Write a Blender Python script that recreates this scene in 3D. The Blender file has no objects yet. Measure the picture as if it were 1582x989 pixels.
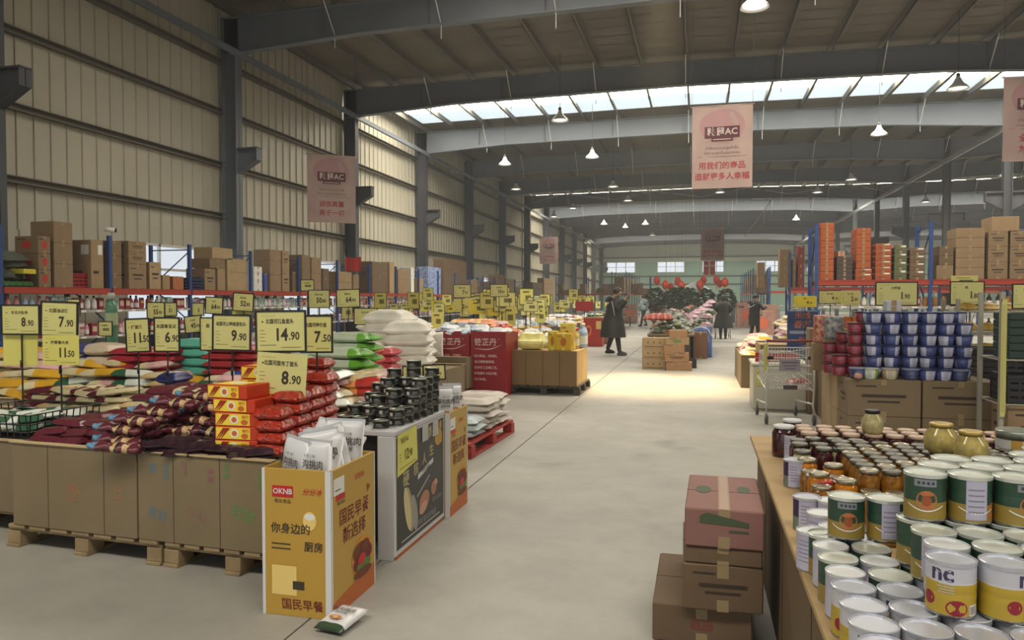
import bpy, math, random
from mathutils import Matrix, Vector, Euler
random.seed(7)
PI = math.pi
C = bpy.context.scene.collection
# ---------------------------------------------------------------- camera
F = 1150.0
YAW = math.atan(289 / F); PITCH = math.atan(32.5 / F)
cd = bpy.data.cameras.new('camera'); cd.sensor_width = 36; cd.lens = F / 1582 * 36; cd.clip_end = 400
cam = bpy.data.objects.new('camera', cd); C.objects.link(cam)
cam.location = (0, 0, 1.5); cam.rotation_euler = (PI / 2 - PITCH, 0, YAW)
bpy.context.scene.camera = cam
CM = Matrix.LocRotScale(Vector((0, 0, 1.5)), Euler((PI / 2 - PITCH, 0, YAW)), None)
def ray(px, py):
    return (CM.to_3x3() @ Vector(((px - 791) / F, -(py - 494.5) / F, -1)))
def PD(px, py, d): return Vector((0, 0, 1.5)) + ray(px, py) * d          # at camera depth d
def onY(px, py, Y): r = ray(px, py); return Vector((0, 0, 1.5)) + r * (Y / r.y)
def onX(px, py, X): r = ray(px, py); return Vector((0, 0, 1.5)) + r * (X / r.x)
def onZ(px, py, Z): r = ray(px, py); return Vector((0, 0, 1.5)) + r * ((Z - 1.5) / r.z)
# ---------------------------------------------------------------- world, exposure
sc = bpy.context.scene
sc.view_settings.view_transform = 'Standard'; sc.view_settings.look = 'None'
sc.view_settings.exposure = 0.42; sc.view_settings.gamma = 1; sc.view_settings.use_curve_mapping = False
SKYLIGHT = 10.5; SKYPALE = 0.9; WORLD = 0.75; HAZE = 0.0024
wd = bpy.data.worlds.new('world'); sc.world = wd; wd.use_nodes = True
bg = wd.node_tree.nodes['Background']; bg.inputs[0].default_value = (0.86, 0.93, 1, 1); bg.inputs[1].default_value = WORLD
sc.cycles.max_bounces = 6; sc.cycles.diffuse_bounces = 4; sc.cycles.glossy_bounces = 2; sc.cycles.transmission_bounces = 4
sc.cycles.transparent_max_bounces = 8; sc.cycles.volume_bounces = 0; sc.cycles.sample_clamp_indirect = 4
def lamp(name, kind, loc, energy, color, rot=(0, 0, 0), **kw):
    l = bpy.data.lights.new(name, kind); l.energy = energy; l.color = color
    for k, v in kw.items(): setattr(l, k, v)
    o = bpy.data.objects.new(name, l); C.objects.link(o); o.location = loc; o.rotation_euler = rot
    return o
# ---------------------------------------------------------------- materials
def lin(h):
    if isinstance(h, str):
        h = h.lstrip('#'); h = [int(h[i:i + 2], 16) / 255 for i in (0, 2, 4)]
    return [(c / 12.92 if c <= .04045 else ((c + .055) / 1.055) ** 2.4) for c in h] + [1]
MATS = {}
def mat(h, rough=.6, metal=0., noise=0., scale=6., bump=0., emit=0., alpha=1., trans=0., h2=None, detail=3., coat=0.):
    key = (h, rough, metal, noise, scale, bump, emit, alpha, trans, h2, coat)
    if key in MATS: return MATS[key]
    m = bpy.data.materials.new('m_' + str(h).lstrip('#')); m.use_nodes = True
    nt = m.node_tree; b = nt.nodes['Principled BSDF']
    b.inputs['Base Color'].default_value = lin(h); b.inputs['Roughness'].default_value = rough
    b.inputs['Metallic'].default_value = metal
    if coat: b.inputs['Coat Weight'].default_value = coat
    if alpha < 1: b.inputs['Alpha'].default_value = alpha
    if trans: b.inputs['Transmission Weight'].default_value = trans
    if emit:
        b.inputs['Emission Color'].default_value = lin(h); b.inputs['Emission Strength'].default_value = emit
    if noise or bump or h2:
        tc = nt.nodes.new('ShaderNodeTexCoord'); n = nt.nodes.new('ShaderNodeTexNoise')
        n.inputs['Scale'].default_value = scale; n.inputs['Detail'].default_value = detail
        nt.links.new(tc.outputs['Object'], n.inputs['Vector'])
        if noise or h2:
            r = nt.nodes.new('ShaderNodeValToRGB')
            c = lin(h); c2 = lin(h2) if h2 else [x * (1 + noise) for x in c[:3]] + [1]
            r.color_ramp.elements[0].color = [x * (1 - noise) for x in c[:3]] + [1]; r.color_ramp.elements[0].position = .35
            r.color_ramp.elements[1].color = c2; r.color_ramp.elements[1].position = .65
            nt.links.new(n.outputs['Fac'], r.inputs[0]); nt.links.new(r.outputs[0], b.inputs['Base Color'])
        if bump:
            bp = nt.nodes.new('ShaderNodeBump'); bp.inputs['Strength'].default_value = bump; bp.inputs['Distance'].default_value = .02
            nt.links.new(n.outputs['Fac'], bp.inputs['Height']); nt.links.new(bp.outputs[0], b.inputs['Normal'])
    MATS[key] = m
    return m
# ---------------------------------------------------------------- mesh builder
TC = {}
def text_geo(body, bold=0.0):
    k = (body, bold)
    if k not in TC:
        cu = bpy.data.curves.new('t', 'FONT'); cu.body = body; cu.size = 1; cu.offset = bold; cu.align_x = 'CENTER'; cu.align_y = 'CENTER'
        cu.resolution_u = 2; cu.fill_mode = 'FRONT'
        ob = bpy.data.objects.new('t', cu); me = bpy.data.meshes.new_from_object(ob)
        TC[k] = ([tuple(v.co) for v in me.vertices], [tuple(p.vertices) for p in me.polygons])
        bpy.data.objects.remove(ob); bpy.data.curves.remove(cu); bpy.data.meshes.remove(me)
    return TC[k]
class MB:
    def __init__(s): s.v = []; s.f = []; s.mi = []; s.sm = []
    def add(s, vs, fs, m=0, M=None, smooth=False):
        b = len(s.v)
        s.v += [tuple(M @ Vector(v)) for v in vs] if M is not None else [tuple(v) for v in vs]
        for i, f in enumerate(fs):
            s.f.append(tuple(b + j for j in f)); s.mi.append(m[i] if isinstance(m, list) else m); s.sm.append(smooth)
        return s
    def box(s, x0, y0, z0, x1, y1, z1, m=0, M=None):
        vs = [(x0, y0, z0), (x1, y0, z0), (x1, y1, z0), (x0, y1, z0), (x0, y0, z1), (x1, y0, z1), (x1, y1, z1), (x0, y1, z1)]
        return s.add(vs, [(0, 3, 2, 1), (4, 5, 6, 7), (0, 1, 5, 4), (1, 2, 6, 5), (2, 3, 7, 6), (3, 0, 4, 7)], m, M)
    def bbox(s, x0, y0, z0, x1, y1, z1, b=.005, m=0, M=None):           # bevelled box
        vs, fs = [], []
        for z, i in ((z0, b), (z0 + b, 0), (z1 - b, 0), (z1, b)):
            k = b
            vs += [(x0 + i + k, y0 + i, z), (x1 - i - k, y0 + i, z), (x1 - i, y0 + i + k, z), (x1 - i, y1 - i - k, z), (x1 - i - k, y1 - i, z), (x0 + i + k, y1 - i, z), (x0 + i, y1 - i - k, z), (x0 + i, y0 + i + k, z)]
        for j in range(3):
            for i in range(8): fs.append((j * 8 + i, j * 8 + (i + 1) % 8, j * 8 + 8 + (i + 1) % 8, j * 8 + 8 + i))
        fs += [tuple(reversed(range(8))), tuple(range(24, 32))]
        return s.add(vs, fs, m, M)
    def lathe(s, prof, n=20, m=0, M=None, smooth=True, cap=True, mf=None):
        vs = [(r * math.cos(2 * PI * i / n), r * math.sin(2 * PI * i / n), z) for r, z in prof for i in range(n)]
        fs, mm = [], []
        for j in range(len(prof) - 1):
            for i in range(n):
                fs.append((j * n + i, j * n + (i + 1) % n, (j + 1) * n + (i + 1) % n, (j + 1) * n + i)); mm.append(mf(i / n, j) if mf else m)
        s.add(vs, fs, mm, M, smooth)
        if cap:
            b = len(s.v) - len(vs)
            k0 = mf(0, 0) if mf else m; k1 = mf(0, len(prof) - 2) if mf else m
            s.f += [tuple(b + i for i in reversed(range(n))), tuple(b + (len(prof) - 1) * n + i for i in range(n))]; s.mi += [k0, k1]; s.sm += [False, False]
        return s
    def tube(s, pts, r, n=6, m=0, M=None, closed=False):
        pts = [Vector(p) for p in pts]; vs, fs = [], []; N = len(pts)
        for i, p in enumerate(pts):
            a = pts[i - 1] if i or closed else p; b = pts[(i + 1) % N] if i < N - 1 or closed else p
            t = (b - a).normalized(); u = t.orthogonal().normalized() if abs(t.z) > .95 else t.cross(Vector((0, 0, 1))).normalized(); w = t.cross(u)
            rr = r[i] if isinstance(r, (list, tuple)) else r
            vs += [p + (u * math.cos(2 * PI * k / n) + w * math.sin(2 * PI * k / n)) * rr for k in range(n)]
        for i in range(N if closed else N - 1):
            j = (i + 1) % N
            for k in range(n): fs.append((i * n + k, i * n + (k + 1) % n, j * n + (k + 1) % n, j * n + k))
        if not closed: fs += [tuple(reversed(range(n))), tuple((N - 1) * n + k for k in range(n))]
        return s.add(vs, fs, m, M, n > 5)
    def prism(s, poly, y0, y1, m=0, M=None):                            # polygon in XZ, extruded along Y
        n = len(poly); vs = [(x, y0, z) for x, z in poly] + [(x, y1, z) for x, z in poly]
        fs = [tuple(range(n)), tuple(reversed(range(n, 2 * n)))] + [(i + n, (i + 1) % n + n, (i + 1) % n, i) for i in range(n)]
        return s.add(vs, fs, m, M)
    def disc(s, cx, cz, rx, rz, y, m=0, n=16, M=None, a0=0, a1=2 * PI):
        vs = [(cx + rx * math.cos(a0 + (a1 - a0) * i / n), y, cz + rz * math.sin(a0 + (a1 - a0) * i / n)) for i in range(n)]
        return s.add(vs, [tuple(range(n))], m, M)
    def rect(s, x0, z0, x1, z1, y, m=0, M=None):                        # thin printed rectangle on a face looking to -Y
        return s.add([(x0, y, z0), (x1, y, z0), (x1, y, z1), (x0, y, z1)], [(0, 1, 2, 3)], m, M)
    def text(s, body, cx, cz, size, y, m=0, M=None, bold=0.0, sx=1., skew=0., align='C'):
        vs, fs = text_geo(body, bold)
        if not vs: return s
        o = 0
        if align == 'L': o = -min(v[0] for v in vs)
        if align == 'R': o = -max(v[0] for v in vs)
        return s.add([(cx + ((v[0] + o) * sx + v[1] * skew) * size, y, cz + v[1] * size) for v in vs], fs, m, M)
    def text_cyl(s, body, ang, cz, size, R, m=0, bold=0.0):
        vs, fs = text_geo(body, bold)
        return s.add([(R * math.cos(ang + v[0] * size / R), R * math.sin(ang + v[0] * size / R), cz + v[1] * size) for v in vs], fs, m)
    def patch_cyl(s, a0, a1, z0, z1, R, m=0, n=6, round_=False):
        if round_:
            vs = [(R * math.cos((a0 + a1) / 2 + (a1 - a0) / 2 * math.cos(2 * PI * k / 14)), R * math.sin((a0 + a1) / 2 + (a1 - a0) / 2 * math.cos(2 * PI * k / 14)), (z0 + z1) / 2 + (z1 - z0) / 2 * math.sin(2 * PI * k / 14)) for k in range(14)]
            am = (a0 + a1) / 2; vs.append((R * 1.002 * math.cos(am), R * 1.002 * math.sin(am), (z0 + z1) / 2))
            return s.add(vs, [(k, (k + 1) % 14, 14) for k in range(14)], m)
        vs = [(R * math.cos(a0 + (a1 - a0) * i / n), R * math.sin(a0 + (a1 - a0) * i / n), z) for z in (z0, z1) for i in range(n + 1)]
        return s.add(vs, [(i, i + 1, n + 2 + i, n + 1 + i) for i in range(n)], m, None, True)
    def pillow(s, a, b, h, m=0, M=None, nx=12, ny=8, p=3., seed=0, wr=.06, flat=.25, mf=None, pinch=.05):
        rnd = random.Random(seed); ph = [rnd.uniform(0, 6.28) for _ in range(6)]
        top, bot = [], []
        for j in range(ny + 1):
            for i in range(nx + 1):
                u = 2 * i / nx - 1; w = 2 * j / ny - 1
                u = math.copysign(abs(u) ** .8, u); w = math.copysign(abs(w) ** .8, w)
                t = max(0, 1 - abs(u) ** p) ** .6 * max(0, 1 - abs(w) ** p) ** .6
                k = 1 + wr * (math.sin(5 * u + ph[0]) * math.sin(4 * w + ph[1]) + .6 * math.sin(9 * u + 5 * w + ph[2]))
                x = a * u * (1 - pinch * (1 - w * w)); y = b * w * (1 - pinch * (1 - u * u))
                zz = h * flat * (1 - t) * .6 + .03 * h * math.sin(3 * u + ph[3])
                top.append((x, y, h * flat + h * (1 - flat) * t * k)); bot.append((x, y, h * flat * (1 - t) ))
        vs = top + bot; o = len(top); fs, mm = [], []
        for j in range(ny):
            for i in range(nx):
                q = j * (nx + 1) + i
                fs += [(q, q + 1, q + nx + 2, q + nx + 1), (o + q, o + q + nx + 1, o + q + nx + 2, o + q + 1)]
                c = mf(i / nx, j / ny) if mf else m; mm += [c, c]
        W = nx + 1
        for i in range(nx):
            for q, r in ((i, i + 1), (ny * W + i + 1, ny * W + i)): fs.append((q, o + q, o + r, r)); mm.append(mf(i / nx, .5) if mf else m)
        for j in range(ny):
            for q, r in (((j + 1) * W, j * W), (j * W + nx, (j + 1) * W + nx)): fs.append((q, o + q, o + r, r)); mm.append(mf(0 if q % W == 0 else .99, .5) if mf else m)
        return s.add(vs, fs, mm, M, True)
    def build(s, name, mats, parent=None, loc=None, rot=None):
        me = bpy.data.meshes.new(name); me.from_pydata(s.v, [], s.f); me.update()
        for m in (mats if isinstance(mats, (list, tuple)) else [mats]): me.materials.append(m)
        me.polygons.foreach_set('material_index', s.mi); me.polygons.foreach_set('use_smooth', s.sm)
        o = bpy.data.objects.new(name, me); C.objects.link(o)
        if parent: o.parent = parent
        if loc is not None: o.location = loc
        if rot is not None: o.rotation_euler = rot if isinstance(rot, (tuple, list)) else (0, 0, rot)
        return o
USED = {}
def tag(o, label, cat, group=None):
    o['label'] = label; o['category'] = cat
    if group: o['group'] = group
    USED.setdefault(label, []).append((o.name, group))
    n = len(label.split())
    if n < 4 or n > 16: print('LABEL LENGTH', n, label)
    return o
def thing(name, label, cat, loc=(0, 0, 0), rot=0, group=None):
    o = bpy.data.objects.new(name, None); C.objects.link(o); o.location = loc
    o.rotation_euler = rot if isinstance(rot, (tuple, list)) else (0, 0, rot)
    o.empty_display_size = .1
    return tag(o, label, cat, group) if label else o
KIDS = {}
def struct(o, label=None):
    o['kind'] = 'structure'
    if label: o['label'] = label
    return o
def dup(root, loc, rot, label, group=None, scale=None):
    r = root.copy(); C.objects.link(r); r.location = loc; r.rotation_euler = rot if isinstance(rot, (tuple, list)) else (0, 0, rot)
    if scale: r.scale = scale if isinstance(scale, (tuple, list)) else (scale,) * 3
    for k in ('group',):
        if k in r: del r[k]
    tag(r, label, r['category'], group)
    if root.name not in KIDS:
        KIDS[root.name] = [(c, [d for d in bpy.data.objects if d.parent == c]) for c in bpy.data.objects if c.parent == root]
    for c, ds in KIDS[root.name]:
        k = c.copy(); C.objects.link(k); k.parent = r
        for d in ds: e = d.copy(); C.objects.link(e); e.parent = k
    return r
class Proto:                                                            # first placement uses the source itself
    def __init__(s, make): s.make = make; s.src = None
    def place(s, loc, rot, label, group=None, scale=None):
        if s.src is None:
            o = s.src = s.make(); o.location = loc; o.rotation_euler = rot if isinstance(rot, (tuple, list)) else (0, 0, rot)
            if scale: o.scale = scale if isinstance(scale, (tuple, list)) else (scale,) * 3
            return tag(o, label, o['category'], group)
        o = dup(s.src, loc, rot, label, group)
        o.scale = (scale if isinstance(scale, (tuple, list)) else (scale,) * 3) if scale else (1, 1, 1)
        return o
ORD = 'first second third fourth fifth sixth seventh eighth ninth tenth eleventh twelfth thirteenth fourteenth fifteenth sixteenth seventeenth eighteenth nineteenth twentieth twenty-first twenty-second twenty-third twenty-fourth twenty-fifth twenty-sixth twenty-seventh twenty-eighth twenty-ninth thirtieth'.split()
def orde(i): return ORD[i] if i < len(ORD) else str(i + 1) + 'th'
T = Matrix.Translation
def R(a, ax='Z'): return Matrix.Rotation(a, 4, ax)
# ================================================================ the building
XL, XM, XR, Y0, Y1 = -12.9, 11.4, 35.5, -7.0, 99.0
FR = [10.9 + 7.3 * k for k in range(-2, 13)]
ZE, ZR = 9.5, 9.62
def zroof(x):
    if x <= XM: return ZE + (ZR - ZE) * (1 - abs(x - (XL + XM) / 2) / ((XM - XL) / 2))
    return ZE + (ZR - ZE) * (1 - abs(x - (XM + XR) / 2) / ((XR - XM) / 2))
# floor
def floor_mat():
    m = bpy.data.materials.new('concrete'); m.use_nodes = True; nt = m.node_tree; b = nt.nodes['Principled BSDF']; L = nt.links
    tc = nt.nodes.new('ShaderNodeTexCoord')
    def noise(s, d=4, r=.6):
        n = nt.nodes.new('ShaderNodeTexNoise'); n.inputs['Scale'].default_value = s; n.inputs['Detail'].default_value = d; n.inputs['Roughness'].default_value = r
        L.new(tc.outputs['Object'], n.inputs['Vector']); return n.outputs['Fac']
    def ramp(f, stops):
        r = nt.nodes.new('ShaderNodeValToRGB'); r.color_ramp.elements[0].position = stops[0][0]; r.color_ramp.elements[0].color = stops[0][1]
        r.color_ramp.elements[1].position = stops[-1][0]; r.color_ramp.elements[1].color = stops[-1][1]; L.new(f, r.inputs[0]); return r.outputs[0]
    def mul(a, c, f=1.):
        x = nt.nodes.new('ShaderNodeMixRGB'); x.blend_type = 'MULTIPLY'; x.inputs[0].default_value = f; L.new(a, x.inputs[1]); L.new(c, x.inputs[2]); return x.outputs[0]
    c = ramp(noise(.45, 6), [(.3, lin('#93918c')), (.7, lin('#a8a59e'))])
    c = mul(c, ramp(noise(3.2, 8, .7), [(.3, (.84, .84, .84, 1)), (.62, (1, 1, 1, 1))]))
    c = mul(c, ramp(noise(1.1, 2), [(.24, (.68, .67, .66, 1)), (.36, (1, 1, 1, 1))]))
    L.new(c, b.inputs['Base Color'])
    r2 = ramp(noise(1.3, 4), [(.3, (.42, .42, .42, 1)), (.7, (.62, .62, .62, 1))]); L.new(r2, b.inputs['Roughness'])
    bp = nt.nodes.new('ShaderNodeBump'); bp.inputs['Strength'].default_value = .15; bp.inputs['Distance'].default_value = .01; L.new(noise(14, 4), bp.inputs['Height']); L.new(bp.outputs[0], b.inputs['Normal'])
    return m
mb = MB()
jx = [XL, -8.2, -1.76, 4.7, XM, 18, 26, XR]; jy = [Y0 - 6, 24.4, 31, 37.6, 44.2, 57, 70, 85, Y1]
g = .006
for i in range(len(jx) - 1):
    for j in range(len(jy) - 1):
        mb.box(jx[i] + g, jy[j] + g, -.2, jx[i + 1] - g, jy[j + 1] - g, 0, 0)
mb.box(XL, Y0 - 6, -.3, XR, Y1, -.012, 1)
struct(mb.build('floor', [floor_mat(), mat('#55524c', .9)]), 'grey polished concrete slab floor with saw-cut joints')
# corrugated wall left with a row of windows
cream = mat('#bbb6a6', .5, noise=.05, scale=.35, detail=1.)
WIN = [(-5, 5.5), (14.6, 17.9), (21.3, 24.8), (44, 47), (56, 62)]
def corr(mb, X, ya, yb, z0, z1, sgn, pitch=.40, d=.035):
    y = ya
    n = max(1, round((yb - ya) / pitch)); p = (yb - ya) / n
    prof = []
    for k in range(n):
        b = ya + k * p
        prof += [(b, 0), (b + p * .88, 0), (b + p * .90, d), (b + p * .97, d)]
    prof.append((yb, 0))
    vs = [(X + sgn * q, yy, z) for z in (z0, z1) for yy, q in prof]; N = len(prof)
    mb.add(vs, [(i, i + 1, N + i + 1, N + i) for i in range(N - 1)], 0)
mb = MB()
zw0, zw1 = .9, 2.85
corr(mb, XL, Y0, Y1, zw1, 9.56, 1)
last = Y0
for a, b in WIN + [(Y1, Y1)]:
    if a > last: corr(mb, XL, last, a, zw0, zw1, 1)
    last = b
mb.box(XL - .25, Y0, 0, XL - .02, Y1, zw0, 1)
struct(mb.build('wall_left', [cream, mat('#a8a598', .8)]), 'cream corrugated metal wall above a low plastered base')
wf = mat('#dfe2e0', .4); glass = mat('#e8eef0', .05, alpha=.12)
for i, (a, b) in enumerate(WIN):
    mb = MB(); n = max(2, round((b - a) / 1.1))
    for k in range(n + 1):
        y = a + (b - a) * k / n; mb.box(XL - .05, y - .03, zw0, XL + .02, y + .03, zw1)
    for z in (zw0, 2.2, zw1 - .06): mb.box(XL - .05, a, z, XL + .02, b, z + .06)
    w = struct(mb.build('window_%d' % (i + 1), [wf]), 'daylit window in the cream wall behind the left rack')
    struct(MB().box(XL - .02, a, zw0, XL - .012, b, zw1).build('window_glass', [glass], w))
dark = mat('#4b4d53', .55, noise=.05, scale=.8); steel = mat('#70767f', .5, noise=.06, scale=.5)
# girts
for i, z in enumerate((3.8, 5.2, 6.65, 8.0)):
    mb = MB(); mb.box(XL + .04, Y0, z - .07, XL + .06, Y1, z + .07); mb.box(XL + .04, Y0, z + .05, XL + .17, Y1, z + .07); mb.box(XL + .04, Y0, z - .07, XL + .17, Y1, z - .05)
    struct(mb.build('trim_%d' % (i + 1), [mat('#6f6a60', .6)]), 'horizontal steel wall girt, %s up' % ORD[i])
# right wall, end wall, back wall with entrance openings
mb = MB(); corr(mb, XR, Y0, Y1, 0, 9.3, -1); struct(mb.build('wall_right', [mat('#7d7c76', .6)]))
mb = MB()
gw = [(-11.9, -8.2), (-5.3, -1.9), (.4, 3.0), (7.0, 10.3), (13, 16.5)]
last = XL
for a, b in gw + [(XR, XR)]:
    if a > last: mb.box(last, Y1, 4.95, a, Y1 + .15, 6.35, 0)
    last = b
mb.box(XL, Y1, 6.35, XR, Y1 + .15, 9.3, 1); mb.box(XL, Y1, 0, XR, Y1 + .15, 4.95, 0)
mb.box(XL, Y1 - .12, 6.85, XR, Y1, 6.97, 2)
for z in (4.35, 3.3): mb.box(XL, Y1 - .12, z, XR, Y1, z + .2, 2)
struct(mb.build('wall_far', [mat('#8fb09f', .7, noise=.08, scale=.3), mat('#cfd8cb', .7, noise=.05, scale=.3), mat('#4e5a55', .6)]), 'pale green end wall with a darker green lower band')
for i, (a, b) in enumerate(gw):
    mb = MB()
    for k in range(4): x = a + (b - a) * k / 3; mb.box(x - .05, Y1 - .02, 4.95, x + .05, Y1 + .1, 6.35)
    for z in (4.95, 5.65, 6.29): mb.box(a, Y1 - .02, z, b, Y1 + .1, z + .06)
    struct(mb.build('window_%d' % (i + 10), [wf]), 'bright window high in the green end wall')
mb = MB(); mb.box(XL, Y0 - .2, 5.2, XR, Y0, 9.3)
for a, b in ((XL, -7), (3, 7), (12, 20), (26, XR)): mb.box(a, Y0 - .2, 0, b, Y0, 5.2)
struct(mb.build('wall_back', [mat('#a8a293', .6)]), 'cream wall behind the viewer with open loading doors')
# roof: opaque sheets between translucent skylight strips
SKY = [(-3.2, -1.4), (12.2, 14.8), (27.2, 30.4), (56.4, 59.6), (85.6, 88.3)]
PALE = [(30.4, 32.2), (59.6, 61.4)]
brown = mat('#6f675a', .75, noise=.08, scale=.6, h2=None)
cuts = sorted([Y0, Y1] + [y for a in SKY + PALE for y in a]); cuts = sorted(set(cuts))
mb = MB()
def roof_sheet(mb, ya, yb, xa, xb, m=0, dz=0):
    xs = [x for x in (xa, (XL + XM) / 2, XM, (XM + XR) / 2, xb) if xa <= x <= xb]
    for p, q in zip(xs, xs[1:]):
        n = max(1, round((q - p) / .3)) if m == 0 else 1
        mb.add([(p, ya, zroof(p + .001) + dz), (q, ya, zroof(q - .001) + dz), (q, yb, zroof(q - .001) + dz), (p, yb, zroof(p + .001) + dz)], [(0, 1, 2, 3)], m)
for ya, yb in zip(cuts, cuts[1:]):
    if (ya, yb) in SKY or (ya, yb) in PALE:
        roof_sheet(mb, ya, yb, XL, XL + .6 if ya != 12.2 else -6); roof_sheet(mb, ya, yb, XR - .6 if ya != 12.2 else 9, XR); continue
    roof_sheet(mb, ya, yb, XL, XR)
for y in [Y0 + .2 + .75 * k for k in range(141)]:       # sheet ribs
    if any(a - .1 < y < b + .1 for a, b in SKY + PALE): continue
    for xa, xb in ((XL, (XL + XM) / 2), ((XL + XM) / 2, XM), (XM, (XM + XR) / 2), ((XM + XR) / 2, XR)):
        mb.add([(xa, y, zroof(xa + .001) - .03), (xb, y, zroof(xb - .001) - .03), (xb, y + .05, zroof(xb - .001) - .03), (xa, y + .05, zroof(xa + .001) - .03)], [(0, 1, 2, 3)], 0)
struct(mb.build('ceiling', [brown]), 'brown corrugated metal roof underside')
skym = mat('#fff6e2', .5, emit=SKYLIGHT); palem = mat('#c8d6dc', .5, emit=SKYPALE)
for i, (a, b) in enumerate(SKY):
    mb = MB(); roof_sheet(mb, a, b, XL + .6 if a != 12.2 else -6, XR - .6 if a != 12.2 else 9, 1); mb.mi = [0] * len(mb.mi)
    struct(mb.build('window_%d' % (20 + i), [skym]), 'translucent daylight strip across the roof, %s along' % ORD[i])
for i, (a, b) in enumerate(PALE):
    mb = MB(); roof_sheet(mb, a, b, XL + .6, XR - .6, 1); mb.mi = [0] * len(mb.mi)
    struct(mb.build('window_%d' % (30 + i), [palem]), 'dusty translucent roof strip beside the bright one, %s along' % ORD[i])
# purlins
mb = MB(); xs = [XL + .5 + 1.49 * k for k in range(33)]
n = 0
for x in xs:
    if x > XR - .3: break
    mb = MB(); z = zroof(x) - .02
    mb.box(x - .012, Y0, z - .24, x + .012, Y1, z); mb.box(x - .012, Y0, z - .24, x + .07, Y1, z - .22)
    n += 1
    struct(mb.build('trim_%d' % (10 + n), [mat('#6a665e', .6)]), 'roof purlin running the length of the hall')
# frames: rafters + columns
def ibeam_x(mb, xa, xb, z0a, z0b, z1a, z1b, Y, w=.25):
    for (a, b, c, d, hw) in ((z0a, z0b, z1a, z1b, .008),):
        mb.add([(xa, Y - hw, a), (xb, Y - hw, b), (xb, Y + hw, b), (xa, Y + hw, a), (xa, Y - hw, c), (xb, Y - hw, d), (xb, Y + hw, d), (xa, Y + hw, c)], [(0, 3, 2, 1), (4, 5, 6, 7), (0, 1, 5, 4), (1, 2, 6, 5), (2, 3, 7, 6), (3, 0, 4, 7)])
    for (a, b) in ((z0a, z0b), (z1a - .02, z1b - .02)):
        mb.add([(xa, Y - w / 2, a), (xb, Y - w / 2, b), (xb, Y + w / 2, b), (xa, Y + w / 2, a), (xa, Y - w / 2, a + .02), (xb, Y - w / 2, b + .02), (xb, Y + w / 2, b + .02), (xa, Y + w / 2, a + .02)], [(0, 3, 2, 1), (4, 5, 6, 7), (0, 1, 5, 4), (1, 2, 6, 5), (2, 3, 7, 6), (3, 0, 4, 7)])
xm = (XL + XM) / 2; xm2 = (XM + XR) / 2
for i, Y in enumerate(FR):
    for a, b, c in ((XL + .1, xm, XM), (XM, xm2, XR - .1)):
        mb = MB()
        ibeam_x(mb, a, a + 4.2, 8.2, 8.46, 9.22, 9.26, Y); ibeam_x(mb, a + 4.2, b, 8.46, 8.56, 9.26, 9.34, Y)
        ibeam_x(mb, b, c - 4.2, 8.56, 8.46, 9.34, 9.26, Y); ibeam_x(mb, c - 4.2, c, 8.46, 8.2, 9.26, 9.22, Y)
        for k in range(1, 8): x = a + (c - a) * k / 8; mb.box(x - .006, Y - .1, 8.54, x + .006, Y + .1, 9.22)
        struct(mb.build('roof_beam', [steel]), 'tapered grey steel rafter spanning the hall')
    for x, s in ((XL + .12, 1), (XM, 1), (XR - .5, -1)):
        mb = MB(); w = .45 if x != XM else .3
        mb.box(x, Y - .008, 0, x + w, Y + .008, 9.2); mb.box(x - .0, Y - .15, 0, x + .02, Y + .15, 9.2); mb.box(x + w - .02, Y - .15, 0, x + w, Y + .15, 8.25)
        mb.box(x - .05, Y - .2, 0, x + w + .05, Y + .2, .03)
        # crane corbel
        for sg in ((1,) if x != XM else (1, -1)):
            x0 = x + w if sg > 0 else x
            if x == XR - .5: continue
            mb.prism([(x0, 4.95), (x0 + sg * .62, 5.3), (x0 + sg * .62, 5.62), (x0, 5.62)][::sg], Y - .008, Y + .008)
            mb.box(min(x0, x0 + sg * .64), Y - .13, 5.62, max(x0, x0 + sg * .64), Y + .13, 5.65)
            mb.add([(x0, Y - .13, 4.95), (x0, Y + .13, 4.95), (x0 + sg * .62, Y + .13, 5.3), (x0 + sg * .62, Y - .13, 5.3)], [(0, 1, 2, 3)])
            mb.box(x0 + sg * .6, Y - .13, 5.3, x0 + sg * .62, Y + .13, 5.62)
        side = 'left wall' if x < 0 else ('middle row' if x == XM else 'right wall')
        struct(mb.build('steel_column', [dark if i % 4 != 3 or x == XR - .5 else steel]), 'grey steel H column of the %s, with a crane corbel' % side)
# eave struts + flange braces + rods
k = 0
for x, z0, z1 in ((XL + .62, 8.1, 8.26), (XM - .05, 8.0, 8.2), (XM + .4, 8.3, 8.45)):
    k += 1; struct(MB().box(x, Y0, z0, x + .1, Y1, z1).build('trim_%d' % (60 + k), [steel if k != 2 else mat('#9a9ea2', .4)]), 'long steel tie running along the column tops')
wm = mat('#d5d8da', .4)
mb = MB(); 
for i, Y in enumerate(FR):
    for j in range(2, 32, 2):
        x = xs[j]
        if x > XR - 1: continue
        mb = MB(); mb.tube([(x, Y, 8.5), (x, Y - .75, zroof(x) - .2)], .016, 5); mb.tube([(x, Y, 8.5), (x, Y, 8.15)], .012, 5)
        struct(mb.build('beam_brace', [wm]), 'thin pale steel stay between a rafter and the roof') if 10 < Y < 70 else None
for i in (6,):                                            # cross rods in the braced bays
    Y = FR[i + 1] if i + 1 < len(FR) else 0
    for a in (-12, -6, 0, 6):
        for s in (0, 1):
            mb = MB(); mb.tube([(a, Y + 7.3 * s, 8.75), (a + 6, Y + 7.3 * (1 - s), 8.75)], .014, 5)
            struct(mb.build('roof_brace_rod', [wm]), 'thin diagonal roof bracing rod')
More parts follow.
